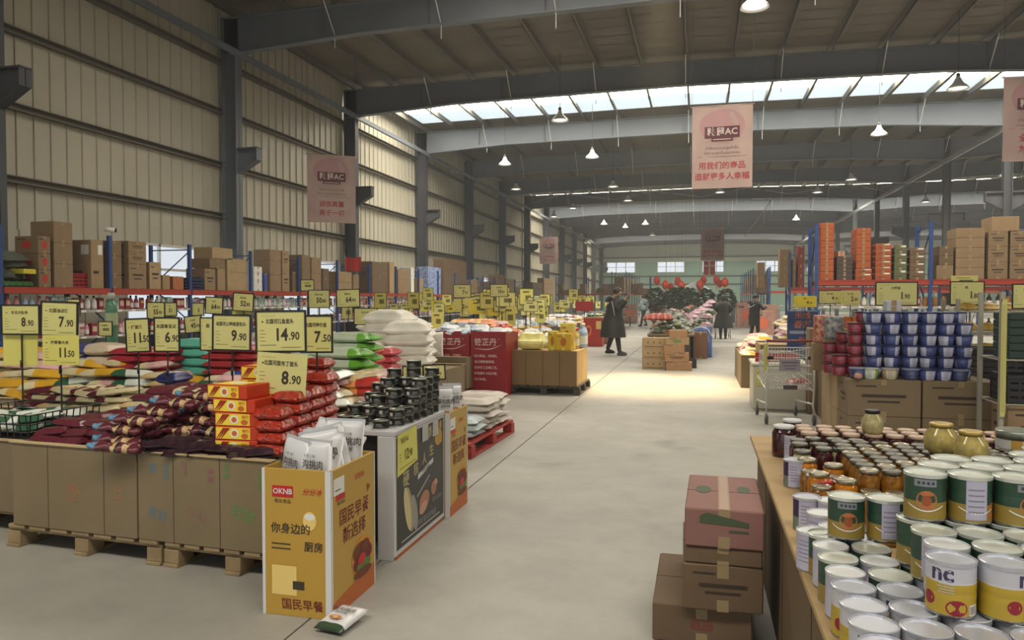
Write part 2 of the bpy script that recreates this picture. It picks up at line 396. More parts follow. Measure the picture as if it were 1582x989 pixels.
# long conduit pipes under the roof
for (x0, y0, x1, y1, z) in ((-6, 44, 11, 44, 7.6), (0, 17.5, 11, 17.5, 8.3), (4.5, 50, 4.5, 80, 7.9)):
    struct(MB().tube([(x0, y0, z), (x1, y1, z)], .03, 6).build('roof_pipe', [mat('#6f6a62', .4)]), 'thin service pipe slung under the roof')
# ---------------------------------------------------------------- high-bay lamps
def bay_lamp():
    o = thing('pendant_lamp', None, 'ceiling lamp'); o['category'] = 'ceiling lamp'
    MB().lathe([(.06, .34), (.08, .27), (.13, .17), (.25, .06), (.29, 0), (.27, 0), (.22, .06), (.08, .2)], 18, cap=False).build('reflector', [mat('#e6e9eb', .25)], o)
    MB().lathe([(.03, .44), (.055, .42), (.055, .34), (.04, .32)], 12).build('housing', [mat('#45484c', .5)], o)
    MB().lathe([(.0, .02), (.16, .02), (.22, .04)], 16, cap=False).build('bulb', [mat('#fff4dc', .4, emit=4.0)], o)
    MB().tube([(0, 0, .4), (0, 0, 2.28)], .008, 5).build('cord', [mat('#3a3a3c', .6)], o)
    return o
P_LAMP = Proto(bay_lamp)
LZ = 7.45
LP = []
for px, py in [(865, 182), (780, 251), (915, 240), (797, 290), (947, 286), (1358, 204), (1480, 132), (1315, 275), (1263, 295), (885, 320), (1112, 295),
               (1166, 4), (970, 308), (933, 345), (997, 345), (856, 333), (1230, 338), (1430, 310), (1553, 268), (966, 350), (1008, 362), (1108, 372), (905, 374)]:
    p = onZ(px, py, LZ)
    if p.y < 97: LP.append((p.y, p.x))
LP.sort(); cnt = {}
for y, x in LP:
    s_ = 'the left wall side' if x < -5 else ('the aisle' if x < 3.5 else 'the right side'); cnt[s_] = cnt.get(s_, 0) + 1
    P_LAMP.place((x, y, LZ - .1), 0, 'white bell-shaped high-bay lamp over %s, the %s nearest there' % (s_, orde(cnt[s_] - 1)), 'high-bay lamps')
P_LAMP.place((-.7, 13.3, 7.3), 0, 'unseen bell-shaped high-bay lamp added to make the warm patch of aisle', 'high-bay lamps')
lamp('added_pool_light', 'SPOT', (-.7, 13.3, 7.2), 5200, (1, .76, .40), spot_size=math.radians(40), spot_blend=1.0, shadow_soft_size=.25)  # lamp and spot out of view, added to make the warm floor pool
# ================================================================ shared pieces
CARD = ['#8c7458', '#7e684e', '#987f60', '#856f54', '#6a5642', '#a38b68']
cardm = [mat(c, .8, noise=.05, scale=5, detail=1.) for c in CARD]
tape = mat('#94805f', .4); ink = mat('#3c332a', .8); white = mat('#dcdcd8', .5); black = mat('#17171a', .45); red = mat('#b3201c', .5)
orange_c = mat('#a84a22', .7, noise=.06, scale=6, detail=1.); blue = mat('#28457f', .45); redbeam = mat('#a23a2a', .5); galv = mat('#b9bdc0', .3, metal=.7)
def carton(w, d, h, m, style=0, name='cardboard_box', seed=0, lid=False):
    """origin at the base centre; front looks to -Y"""
    rnd = random.Random(seed); x, y = w / 2, d / 2; mb = MB(); b = .006
    mb.bbox(-x, -y, 0, x, y, h, b, 0)
    e = .0012
    mb.box(-.024, -y - e, h - .055, .024, y + e, h + e, 1); mb.box(-.024, -y - e, 0, .024, -y, .05, 1)
    mb.box(-x - e * .6, -.001, h - .001, x + e * .6, .001, h + e, 2)
    def prints(M):
        s = min(w, h)
        if style == 1:
            mb.rect(-w * .3, h * .52, w * .3, h * .60, -y - .002, 2, M); mb.rect(-w * .22, h * .38, w * .22, h * .43, -y - .002, 2, M); mb.rect(-w * .38, h * .8, -w * .1, h * .84, -y - .002, 2, M)
        if style == 2:
            for k in (-.25, 0, .25): mb.disc(k * w, h * .55, s * .07, s * .09, -y - .002, 3, 10, M)
            mb.rect(-w * .4, h * .14, w * .4, h * .19, -y - .002, 2, M)
        if style == 3: mb.text('纸品', 0, h * .5, s * .3, -y - .002, 3, M)
        if style == 4:
            mb.disc(0, h * .5, w * .2, h * .24, -y - .002, 3, 16, M); mb.rect(-w * .4, h * .8, -w * .05, h * .86, -y - .002, 2, M)
        if style == 5:
            mb.rect(w * .05, h * .7, w * .4, h * .9, -y - .002, 4, M); mb.rect(-w * .35, h * .3, w * .1, h * .36, -y - .002, 2, M)
    if style:
        prints(None)
        if abs(w - d) < .3: prints(Matrix.Scale(-1, 4, (1, 0, 0)) @ Matrix.Scale(-1, 4, (0, 1, 0)))
        # printed ends
        S = R(PI / 2) @ Matrix.Diagonal((d / w, w / d, 1, 1)); prints(S); prints(R(PI) @ S)
    return mb.build(name, m)
BOXN = [0]
def put_box(x, y, z, w, d, h, c, rot=0, style=0, pc='#5a4636', label='', group=None, name='cardboard_box', cat='box', only_mesh=False):
    BOXN[0] += 1
    m = [cardm[c] if isinstance(c, int) else c, tape, ink, mat(pc, .7), white]
    o = carton(w, d, h, m, style, name, BOXN[0])
    o.location = (x, y, z); o.rotation_euler = (0, 0, rot)
    tag(o, label, cat, group); return o
def rack(name, label, ox, oy, rot, nb, bay, dep, H, beams, shelves, upm=blue, skip=()):
    """local x along the run, y to the back"""
    t = thing(name, label, 'rack', (ox, oy, 0), rot)
    for i in range(nb + 1):
        for y in (0, dep):
            mb = MB(); mb.box(i * bay - .035, y - .03, 0, i * bay + .035, y + .03, H)
            mb.box(i * bay - .06, y - .05, 0, i * bay + .06, y + .05, .012)
            mb.build('upright', [upm, black], t)
        mb = MB()
        n = max(2, int(H / .9)); 
        for k in range(n):
            za, zb = .2 + (H - .35) * k / n, .2 + (H - .35) * (k + 1) / n
            a, b = (0, dep) if k % 2 else (dep, 0)
            mb.tube([(i * bay, a, za), (i * bay, b, zb)], .014, 5)
        mb.tube([(i * bay, 0, .2), (i * bay, dep, .2)], .014, 5); mb.tube([(i * bay, 0, H - .12), (i * bay, dep, H - .12)], .014, 5)
        mb.build('side_brace', [upm], t)
    for i in range(nb):
        for z in beams:
            for y in (-.03, dep + .0):
                mb = MB(); mb.box(i * bay + .035, y - .015, z - .11, (i + 1) * bay - .035, y + .02, z); mb.box(i * bay + .035, y - .02, z - .02, (i + 1) * bay - .035, y + .03, z)
                mb.build('beam', [redbeam], t)
            mb = MB(); mb.box(i * bay + .04, .0, z - .015, (i + 1) * bay - .04, dep, z); mb.build('deck', [mat('#8b867c', .6)], t)
        for z in shelves:
            mb = MB(); mb.box(i * bay + .04, -.03, z - .025, (i + 1) * bay - .04, dep, z); mb.rect(i * bay + .05, z - .045, (i + 1) * bay - .05, z, -.035, 1)
            for k in range(6): mb.rect(i * bay + .15 + k * bay * .155, z - .042, i * bay + .26 + k * bay * .155, z - .004, -.037, 2)
            mb.build('shelf', [mat('#77736c', .6), mat('#a9a49b', .5), white], t)
    return t
# ================================================================ left rack (runs along the left wall, front at X = -10.9)
RX = -10.9; RY0 = 9.61 - 2.3 * 1; BAY = 2.3
rack('pallet_rack', 'blue and red steel rack running along the cream wall', RX, RY0, PI / 2, 17, BAY, 1.0, 2.7, (1.70,), (.35, .82, 1.30))
def rk(px, py=440): return onX(px, py, RX + .0).y
def rz(px, py): return onX(px, py, RX).z
def rbox(x0, x1, yt, yb, c, style=0, label='', pc='#5a4636', dep=.5, off=.03, name='cardboard_box', cat='box', z0=None):
    ya, yb_ = rk(x0), rk(x1); z1 = rz((x0 + x1) / 2, yt); zb = rz((x0 + x1) / 2, yb) if z0 is None else z0
    if abs(zb - 1.70) < .12: zb = 1.702
    w = max(.08, abs(yb_ - ya) - .015); h = z1 - zb
    return put_box(RX - off - dep / 2, (ya + yb_) / 2, zb, w, dep, h - .003, c, PI / 2, style, pc, label, None, name, cat), z1
def rstack(x0, x1, ys, c, style, what, **kw):
    z = 1.702; n = len(ys) - 1
    if x0 > 160: what = what
    for k in range(n):
        word = {0: 'bottom', n - 1: 'top'}.get(k, ORD[k] + ' up')
        if n == 1: lab = what
        else: lab = what + ', ' + word + ' of its stack'
        _, z = rbox(x0, x1, ys[k + 1], ys[k], c[k % len(c)] if isinstance(c, (list, tuple)) else c, style, lab, z0=z, **kw)
rstack(62, 82, (441, 417, 392, 365), 1, 4, 'tan carton with red print, first stack on the rack', pc='#b3302a')
rstack(86, 116, (441, 408, 376, 343), 3, 0, 'plain tan carton beside the red-printed ones')
rstack(143, 163, (441, 371), 2, 5, 'tall carton with a pale blue print before the camera post', pc='#5f87ad')
rstack(118, 124, (441, 405, 373), mat('#6a7480', .6), 5, 'narrow blue-grey carton behind the red crate', off=.3)
rstack(201, 229, (442, 408, 390, 373), 0, 1, 'flat wide carton with black print')
rstack(174, 197, (442, 425, 395, 372), 1, 0, 'worn tan carton left of the flat wide cartons', off=.12)
rstack(233, 251, (442, 405), 5, 1, 'creased upright carton under the window')
rstack(253, 265, (442, 425), 2, 0, 'small square carton under the window')
rstack(269, 286, (442, 427), mat('#a5653c', .7), 0, 'low orange-brown carton left of a blue post')
rstack(318, 335, (443, 415), 0, 1, 'tan carton with small print by the navy bin')
rstack(338, 350, (443, 415), 2, 0, 'narrow tan carton, second from the navy bin')
rstack(353, 383, (443, 421, 400), 5, 0, 'smooth light carton left of the white packs')
rstack(300, 322, (412, 400), 3, 0, 'small carton lying on the navy bin', z0=None) if 0 else None
_, zt = rbox(326, 351, 382, 400, 5, 0, 'leaning light carton topmost by the third post', z0=rz(340, 400)) if 0 else (0, 0)
rbox(326, 350, 400, 415, 1, 0, 'wide carton laid across two narrow cartons', z0=rz(340, 415)); rbox(330, 362, 383, 400, 5, 0, 'light carton crowning the pile before the dark column', z0=rz(340, 400))
rstack(394, 407, (445, 434, 423, 412), white, 0, 'white wrapped pack beside the blue post', name='wrapped_pack', cat='pack')
rstack(393, 405, (412, 396), mat('#7d2430', .6), 5, 'dark red printed box above white packs', z0=None) if 0 else None
rstack(410, 415, (445, 422), mat('#39509a', .6), 0, 'slim blue box beside the white packs')
rstack(419, 436, (446, 425, 403, 386), 0, 0, 'brown carton, left of the twin tall cartons')
rstack(438, 449, (446, 417, 388), 2, 1, 'tall slim carton right of the brown stack')
rstack(453, 459, (446, 420), 4, 0, 'dark brown carton against the fourth post')
rstack(468, 481, (447, 418, 394), 1, 0, 'brown carton just past the fourth post')
rstack(483, 498, (447, 423, 398), 0, 0, 'tan carton, second past the fourth post')
rstack(500, 510, (447, 430, 415), 4, 0, 'small dark carton past the fourth post')
rstack(524, 545, (447, 436, 420), 2, 0, 'pale carton under the small red flag')
rstack(547, 556, (448, 424), 3, 0, 'brown carton beside the dark column')
rstack(576, 600, (449, 428, 405), 4, 0, 'large brown carton past the dark column')
rstack(603, 611, (449, 405), 5, 0, 'tall pale carton past the dark column')
rstack(616, 634, (449, 431, 417), 0, 0, 'brown carton before the blue and white sacks')
rstack(636, 641, (449, 413), white, 0, 'slim white box before the blue and white sacks')
rstack(646, 655, (450, 430), 2, 0, 'small tan carton before the blue and white sacks')
rstack(662, 682, (451, 438, 425, 413), mat('#8c9dc8', .5, noise=.5, scale=9), 0, 'blue and white patterned pack', name='wrapped_pack', cat='pack')
rstack(687, 722, (453, 436, 418, 402), 4, 0, 'wide dark brown carton on the far rack')
rnd = random.Random(3); x = 728.
NP = -1
while x < 856:
    NP += 1
    w = rnd.uniform(9, 17); n = rnd.choice((1, 2, 2, 3)); h = rnd.uniform(9, 14)
    ys = [454 - k * h * (1 - (x - 728) / 400) for k in range(n + 1)]
    rstack(x, x + w, ys, rnd.choice((0, 1, 3, 4, 2)), 0, 'brown carton on the far rack end, %s pile along' % ORD[NP])
    x += w + 2
# red crate, navy bin, yellow box, plastic wrap, flag
def crate(w, d, h, m, name='crate', holes=True):
    mb = MB(); x, y, t = w / 2, d / 2, .012
    mb.box(-x, -y, 0, x, y, t)
    for s in (-1, 1):
        for k in range(4):
            z0 = h * k / 4; mb.box(-x, s * y - t / 2, z0, x, s * y + t / 2, z0 + h * .17); mb.box(s * x - t / 2, -y, z0, s * x + t / 2, y, z0 + h * .17)
        n = 6
        for k in range(n + 1):
            xx = -x + w * k / n; mb.box(xx - .01, s * y - t * .6, 0, xx + .01, s * y + t * .6, h)
        for k in range(n): yy = -y + d * k / n; mb.box(s * x - t * .6, yy - .01, 0, s * x + t * .6, yy + .01, h)
    for s in (-1, 1): mb.box(-x - .012, s * y - .014, h - .03, x + .012, s * y + .014, h); mb.box(s * x - .014, -y, h - .03, s * x + .014, y, h)
    return mb.build(name, m)
o = crate(.62, .45, .27, [mat('#8e1a20', .4)]); o.location = (RX - .35, (rk(119) + rk(141)) / 2, 1.702); o.rotation_euler.z = PI / 2; tag(o, 'dark red plastic crate on the left rack', 'crate')
o = crate(.5, .5, .27, [mat('#1d2748', .4)], 'storage_bin'); o.location = (RX - .3, (rk(296) + rk(315)) / 2, 1.702); o.rotation_euler.z = PI / 2; tag(o, 'navy blue plastic bin on the left rack', 'bin')
o = MB().bbox(-.12, -.15, 0, .12, .15, .08, .006).build('small_carton', [mat('#c9bd3a', .5)]); 
mbp = MB(); rr = random.Random(5)
for k in range(5):
    mbp.pillow(.42, .3, .22, 0, T((rr.uniform(-.25, .25), rr.uniform(-.1, .1), .1 * k)) @ R(rr.uniform(-.5, .5)), 12, 8, 2.5, k, .16)
pw = mbp.build('plastic_wrap', [mat('#5e665f', .12, alpha=.8)]); pw.location = (RX - .4, rk(24), 1.702); pw.rotation_euler.z = PI / 2; tag(pw, 'heap of clear plastic wrapping over green packs on the rack', 'plastic wrap')
o.location = (RX + .0 - .1, rk(43), 1.92); o.rotation_euler.z = PI / 2; tag(o, 'small yellow carton leaning on the plastic heap', 'box')
for k in range(5):
    q = MB().pillow(.13, .09, .09, 0, None, 8, 6, 3, k, .1).build('green_pack', [mat('#3f6b3d', .4, noise=.3, scale=8)]); q.location = (RX - .06, rk(12 + k * 9), 1.702 + .0); q.rotation_euler.z = PI / 2 + .2 * k; tag(q, 'small green pack under the plastic, %s from the rack end' % ORD[k], 'pack', 'green packs on the rack')
def camera_thing():
    t = thing('security_camera', 'small white security camera on top of the blue rack post', 'camera', (RX, RY0 + BAY * 2, 2.7), .6)
    MB().tube([(0, 0, 0), (0, 0, .1)], .015, 6).build('bracket', [white], t)
    MB().tube([(-.08, 0, .13), (.1, 0, .11)], .045, 12).build('body', [white], t)
    MB().tube([(.1, 0, .11), (.13, 0, .107)], .04, 12).build('lens', [black], t)
camera_thing()
# goods on the rack shelves: bottles, cartons and pouches
def bottle(h, r, col, cap):
    o = MB().lathe([(r, 0), (r, h * .5), (r * .9, h * .65), (r * .35, h * .82), (r * .35, h * .86)], 10).build('bottle', [mat(col, .35)])
    MB().lathe([(r * .4, h * .84), (r * .4, h), (r * .3, h)], 8).build('cap', [mat(cap, .4)], o)
    MB().lathe([(r * 1.02, h * .12), (r * 1.02, h * .46)], 10, cap=False).build('bottle_label', [mat('#e6dada', .5)], o)
    o['category'] = 'bottle'; return o
def pouch(w, d, h, col, band='#e8e0d0'):
    M = R(PI / 2, 'X') @ T((0, h / 2, -d / 2)); c = mat(col, .35); b = mat(band, .4)
    o = MB().pillow(w / 2, h / 2, d, 0, M, 6, 6, 3, 1, .05, mf=lambda u, v: 1 if .35 < v < .65 and .15 < u < .85 else 0).build('pouch', [c, b]); o['category'] = 'pouch'; return o
def smallbox(w, d, h, col, band):
    mb = MB().bbox(-w / 2, -d / 2, 0, w / 2, d / 2, h, .003, 0)
    mb.rect(-w * .35, h * .3, w * .35, h * .75, -d / 2 - .001, 1); o = mb.build('small_carton', [mat(col, .5), mat(band, .5)]); o['category'] = 'carton'; return o
SH = [Proto(lambda: bottle(.25, .045, '#d98f96', '#c9546a')), Proto(lambda: bottle(.25, .045, '#a9bfdc', '#e8ebf0')), Proto(lambda: bottle(.27, .05, '#b04040', '#1f1f22')),
      Proto(lambda: bottle(.26, .05, '#dcdcd4', '#2b2b2e')), Proto(lambda: smallbox(.13, .1, .22, '#8c2a3c', '#d8b9a0')), Proto(lambda: smallbox(.12, .1, .24, '#b8cfc8', '#7a9a8c')),
      Proto(lambda: pouch(.15, .06, .24, '#c9b6b0', '#9a5060')), Proto(lambda: pouch(.15, .06, .22, '#d8d0d4', '#6f7aa0')), Proto(lambda: pouch(.15, .06, .23, '#a33b32', '#d8c27a')), Proto(lambda: pouch(.15, .06, .22, '#7b6f8c', '#c8c0d0'))]
SHN = ['pink bottle', 'pale blue bottle', 'red bottle with a black cap', 'white bottle with a dark cap', 'dark red carton', 'pale green carton', 'pale pouch with a red band', 'white pouch with a blue band', 'red pouch with a gold band', 'purple-grey pouch']
seqs = [[0, 0, 0, 1, 1, 0, 0, 5, 5, 5, 4, 2, 3, 3, 4], [0, 5, 4, 4, 2, 2, 8, 2, 3, 3, 3, 5, 7, 4, 4], [6, 7, 6, 9, 4, 0, 6, 7, 6, 3, 3, 4, 9, 2, 0], [3, 3, 3, 5, 5, 3, 3, 7, 3, 5, 7, 3, 7, 7, 5]]
rnd = random.Random(11)
for b in range(13):
    for lv, z in enumerate((1.30, .82)):
        if b < 1 or (lv == 1 and b > 9): continue
        seq = seqs[(b - 1) % 4] if b < 5 else [rnd.choice((6, 7, 9, 6, 7, 8, 3)) for _ in range(15)]
        if lv: seq = [rnd.choice((4, 2, 8, 6, 0, 7)) for _ in range(15)] if b < 5 else [rnd.choice((6, 7, 9, 8)) for _ in range(15)]
        for k, q in enumerate(seq):
            y = RY0 + b * BAY + .12 + k * .147
            SH[q].place((RX - .12 - rnd.uniform(0, .04), y, z + .001), PI / 2 + rnd.uniform(-.1, .1), '%s on the %s rack shelf, %s bay, %s along' % (SHN[q], ('upper', 'lower')[lv], ORD[b], ORD[k]), 'goods on the %s shelf of the left rack' % ('upper', 'lower')[lv])
# ================================================================ pallets and bins
def pallet(w, d, m, name='pallet', label='', loc=(0, 0, 0), rot=0, h=.14):
    t = thing(name, label, 'pallet', loc, rot); x, y = w / 2, d / 2
    n = 7; bw = w / n * .78
    for k in range(n): MB().bbox(-x + w * (k + .5) / n - bw / 2, -y, h - .022, -x + w * (k + .5) / n + bw / 2, y, h, .003).build('deck_board', [m], t)
    for s in (-1, 0, 1):
        for q in (-1, 0, 1): MB().bbox(s * (x - .05) - .05, q * (y - .07) - .06, .02, s * (x - .05) + .05, q * (y - .07) + .06, h - .042, .003).build('block', [m], t)
        MB().bbox(s * (x - .05) - .05, -y, 0, s * (x - .05) + .05, y, .02, .003).build('bottom_board', [m], t)
    for q in (-1, 0, 1): MB().bbox(-x, q * (y - .07) - .05, h - .042, x, q * (y - .07) + .05, h - .022, .003).build('stringer_board', [m], t)
    return t
def open_bin(w, d, z0, z1, m, label, loc, rot=0, seams=(.5,), prints=(), name='cardboard_bin'):
    t = thing(name, label, 'bin', loc, rot); x, y, e = w / 2, d / 2, .008
    for s, nm in ((-1, 'front_panel'), (1, 'back_panel')):
        mb = MB(); mb.bbox(-x, s * y - e, z0, x, s * y + e, z1, .003, 0)
        for q in seams: mb.box(-x + w * q - .002, s * y - e - .001, z0, -x + w * q + .002, s * y + e + .001, z1, 1)
        if s < 0:
            for (txt, u, v, sz, col, rr) in prints:
                k = {'b': 2, 'p': 3, 'g': 4, 'o': 5}[col]
                M = T((-x + w * u, 0, z0 + (z1 - z0) * v)) @ R(rr, 'Y'); mb.text(txt, 0, 0, sz, -y - e - .0015, k, M)
        mb.build(nm, [m, ink, mat('#5f7b86', .8), mat('#94606a', .8), mat('#5c8c4c', .8), mat('#9c6a48', .8)], t)
    for s in (-1, 1):
        mb = MB(); mb.bbox(s * x - e, -y + e, z0, s * x + e, y - e, z1 - .002, .003, 0); mb.box(s * x - e - .001, -.002, z0, s * x + e + .001, .002, z1 - .01, 1); mb.build('side_panel', [m, ink], t)
    mb = MB(); mb.box(-x + e, -y + e, z1 - .04, x - e, y - e, z1 - .02); mb.build('inner_tray', [m], t)
    for s in (-1, 1):
        mb = MB(); mb.box(-x - .012, s * y - .02, z1, x + .012, s * y + .02, z1 + .008); mb.build('rim_strip', [mat('#b7a27c', .6)], t)
    return t
wood = mat('#8f7b5c', .8, noise=.15, scale=9); dwood = mat('#4b443c', .8, noise=.15, scale=9); rwood = mat('#9c2f28', .6, noise=.1, scale=9)
tan = mat('#7a6b52', .8, noise=.06, scale=2.5)
pallet(1.15, 1.2, wood, label='bare wooden pallet under the left half of the big cardboard bin', loc=(-3.46, 4.16, 0), rot=-.06)
pallet(.92, 1.2, wood, label='bare wooden pallet under the right half of the big cardboard bin', loc=(-2.41, 4.1, 0), rot=-.06)
open_bin(.93, 1.25, .142, .64, tan, 'long plain cardboard bin panel holding flat maroon packs, left half', (-3.5, 4.19, 0), -.06, (.3, .75), [('仓', .5, .45, .12, 'o', .3), ('上', .85, .5, .1, 'o', 0)])
open_bin(.88, 1.25, .142, .64, tan, 'cardboard bin with blue, pink and green faded print, right half', (-2.59, 4.14, 0), -.06, (.28, .63),
         [('箱', .12, .82, .06, 'b', 0), ('保鲜', .22, .8, .05, 'b', 1.57), ('易碎', .15, .3, .07, 'b', .3), ('生产', .36, .85, .045, 'p', 1.57), ('净重', .56, .8, .045, 'p', 1.57), ('小心', .46, .35, .07, 'p', .4), ('绿色', .68, .85, .045, 'g', 1.57), ('食品', .93, .78, .05, 'g', 1.57), ('轻放', .8, .4, .08, 'g', .3)])
open_bin(1.0, 1.3, .142, .60, tan, 'plain cardboard bin at the left frame edge', (-4.58, 4.45, 0), -.04, (.5,))
pallet(1.05, 1.2, wood, label='wooden pallet under the bin at the left frame edge', loc=(-4.6, 4.45, 0), rot=-.04)
# ---- big island behind: trestle of bins carrying stacks
def island(x0, y0, x1, y1, z, label, m=tan):
    open_bin(x1 - x0, y1 - y0, .142, z, m, label, ((x0 + x1) / 2, (y0 + y1) / 2, 0), 0, (.25, .5, .75))
    return pallet(x1 - x0 - .02, y1 - y0 - .02, dwood, label='dark wooden pallet under the ' + label.replace(' with ', ' of '), loc=((x0 + x1) / 2, (y0 + y1) / 2, 0))
# ---- flat and rolled food packs heaped in the near bins
maroon = mat('#5c2430', .32, noise=.12, scale=18); tanp = mat('#c2a679', .35, noise=.1, scale=25); cream_p = mat('#c3b894', .4, noise=.08, scale=15); bluep = mat('#5b87a8', .2, noise=.25, scale=20)
dkp = mat('#33202a', .22, noise=.3, scale=30); grn = mat('#2f5a40', .4); wht = mat('#d3d8d2', .3, noise=.05, scale=12)
def flat_pack(a, b, h, ma, mb_, name='food_pack'):
    o = MB().pillow(a, b, h, 0, None, 14, 8, 6, random.randint(0, 999), .05, .35, mf=lambda u, v: 1 if (u < .30) else 0).build(name, [ma, mb_])
    MB().rect(-a * .05, -b * .5, a * .6, b * .5, 0, 0, T((0, 0, h * 1.03)) @ R(-PI / 2, 'X')).build('pack_label', [mb_], o)
    o['category'] = 'food pack'; return o
def roll_pack(L, r, mid, body, end, name='food_pouch'):
    n = 22; rnd = random.Random(int(L * 1000)); prof = []
    for i in range(n + 1):
        u = i / n
        if u < .16: k = .45 + .35 * abs(math.sin(u * 40)) + u
        elif u > .93: k = .95 - (u - .93) * 6
        else: k = 1 + .05 * math.sin(u * 37)
        prof.append((r * k, (u - .5) * L))
    def mf(a, j):
        u = j / n
        return 2 if u < .17 else (1 if .42 < u < .52 or .66 < u < .76 else (3 if .52 <= u < .58 else 0))
    M = Matrix.Diagonal((1, 1, .72, 1)) @ T((0, 0, r)) @ R(PI / 2, 'Y')
    mb = MB().lathe(prof, 12, 0, M, mf=mf)
    for i, v in enumerate(mb.v): mb.v[i] = (v[0] + rnd.uniform(-.003, .003), v[1] * (1.25 + .15 * math.sin(v[0] * 40)) + rnd.uniform(-.006, .006), max(.0, v[2] * (.85 + .12 * math.sin(v[0] * 55 + v[1] * 60)) + rnd.uniform(-.004, .004)))
    o = mb.build(name, [body, mid, end, black]); o['category'] = 'food pouch'; return o
PK = {'maroon': Proto(lambda: flat_pack(.11, .075, .05, maroon, maroon)), 'cream': Proto(lambda: flat_pack(.12, .08, .045, cream_p, maroon)), 'creamtan': Proto(lambda: flat_pack(.12, .08, .045, cream_p, tanp)),
      'roll': Proto(lambda: roll_pack(.34, .045, tanp, maroon, bluep)), 'roll2': Proto(lambda: roll_pack(.32, .042, tanp, dkp, tanp)), 'rollm': Proto(lambda: roll_pack(.30, .045, cream_p, maroon, maroon)),
      'dark': Proto(lambda: flat_pack(.10, .08, .045, dkp, dkp)), 'white': Proto(lambda: flat_pack(.16, .10, .06, wht, grn)), 'green': Proto(lambda: flat_pack(.1, .08, .05, grn, wht)),
      'yellow': Proto(lambda: flat_pack(.18, .12, .06, mat('#c99a2c', .3, noise=.1, scale=10), cream_p)), 'blue': Proto(lambda: flat_pack(.15, .1, .07, mat('#2c4494', .35, noise=.1), wht)), 'pink': Proto(lambda: flat_pack(.14, .09, .05, mat('#c9a0a0', .35, noise=.15, scale=15), cream_p))}
PKN = {'maroon': 'maroon pack', 'cream': 'maroon-ended cream pack', 'creamtan': 'cream noodle pack', 'roll': 'blue-ended pouch', 'roll2': 'dark tan-ended pouch', 'rollm': 'glossy maroon pouch',
       'dark': 'plum pouch', 'white': 'white and green pack', 'green': 'green pouch', 'yellow': 'golden bag', 'blue': 'blue and white bag', 'pink': 'pale pink bag', 'snack': 'white snack bag', 'redb': 'red snack bag', 'tissue': 'white tissue pack', 'orng': 'orange bag'}
KN = {'maroon': 'maroon_pack', 'cream': 'noodle_pack', 'creamtan': 'noodle_pack', 'white': 'white_pack', 'green': 'green_pouch', 'yellow': 'yellow_bag', 'blue': 'blue_bag', 'pink': 'pink_bag', 'dark': 'plum_pouch', 'snack': 'snack_bag', 'redb': 'red_snack_bag', 'tissue': 'tissue_pack', 'orng': 'orange_bag'}
def heap(kinds, x0, y0, x1, y1, z0, nx, ny, layers, dz, where, rot0=0, seed=1, jit=.3, shrink=.16, sc=1., tilt=.12, prof=None):
    rnd = random.Random(seed); n = 0
    for L in range(layers):
        q = shrink * L / 2
        xa, xb = x0 + (x1 - x0) * q, x1 - (x1 - x0) * q; ya, yb = y0 + (y1 - y0) * q, y1 - (y1 - y0) * q
        cx, cy = max(1, round(nx * (1 - shrink * L))), max(1, round(ny * (1 - shrink * L)))
        for j in range(cy):
            for i in range(cx):
                k = kinds[int(rnd.random() * len(kinds))] if not callable(kinds) else kinds((i + .5) / cx, (j + .5) / cy, L, rnd)
                if k is None: continue
                if L < layers - 1 and 0 < i < cx - 1 and 0 < j < cy - 1: continue
                if L < layers - 1 and j == cy - 1 and 0 < i < cx - 1: continue
                x = xa + (xb - xa) * (i + .5) / cx + rnd.uniform(-.02, .02); y = ya + (yb - ya) * (j + .5) / cy + rnd.uniform(-.02, .02)
                zz = z0 + L * dz + (prof((i + .5) / cx, (j + .5) / cy) if prof else 0)
                o_ = PK[k].place((x, y, zz + rnd.uniform(0, .006)), (rnd.uniform(-tilt, tilt), rnd.uniform(-tilt, tilt), rot0 + rnd.uniform(-jit, jit)),
                            '%s %s, %s layer, %s row, %s along' % (PKN[k], where, ORD[L], ORD[j], ORD[i]), 'packs ' + where, sc * rnd.uniform(.93, 1.05)); n += 1
                if k in KN: o_.name = KN[k]
    return n
# left half: flat maroon / cream packs; right half: pouches
def kA(u, v, L, r):
    if v < .35: return 'maroon' if u < .75 else 'roll'
    return r.choice(['cream', 'maroon', 'cream', 'maroon'])
heap(kA, -3.93, 3.58, -3.12, 4.72, .622, 4, 6, 3, .045, 'in the left bin', -.05, 2, .2, .1)
heap(['creamtan', 'cream', 'maroon'], -3.8, 4.25, -3.0, 4.75, .75, 4, 3, 3, .045, 'at the left bin back', .1, 4, .35, .12)
heap(['dark'], -3.0, 3.53, -2.22, 3.78, .622, 6, 2, 2, .035, 'at the right bin front', .2, 6, .5, .0, 1.)
heap(lambda u, v, L, r: 'roll' if (u < .35) else r.choice(['roll2', 'rollm', 'rollm', 'roll']), -3.16, 3.72, -2.5, 4.74, .625, 3, 8, 4, .055, 'in the right bin', .15, 8, .3, .12)
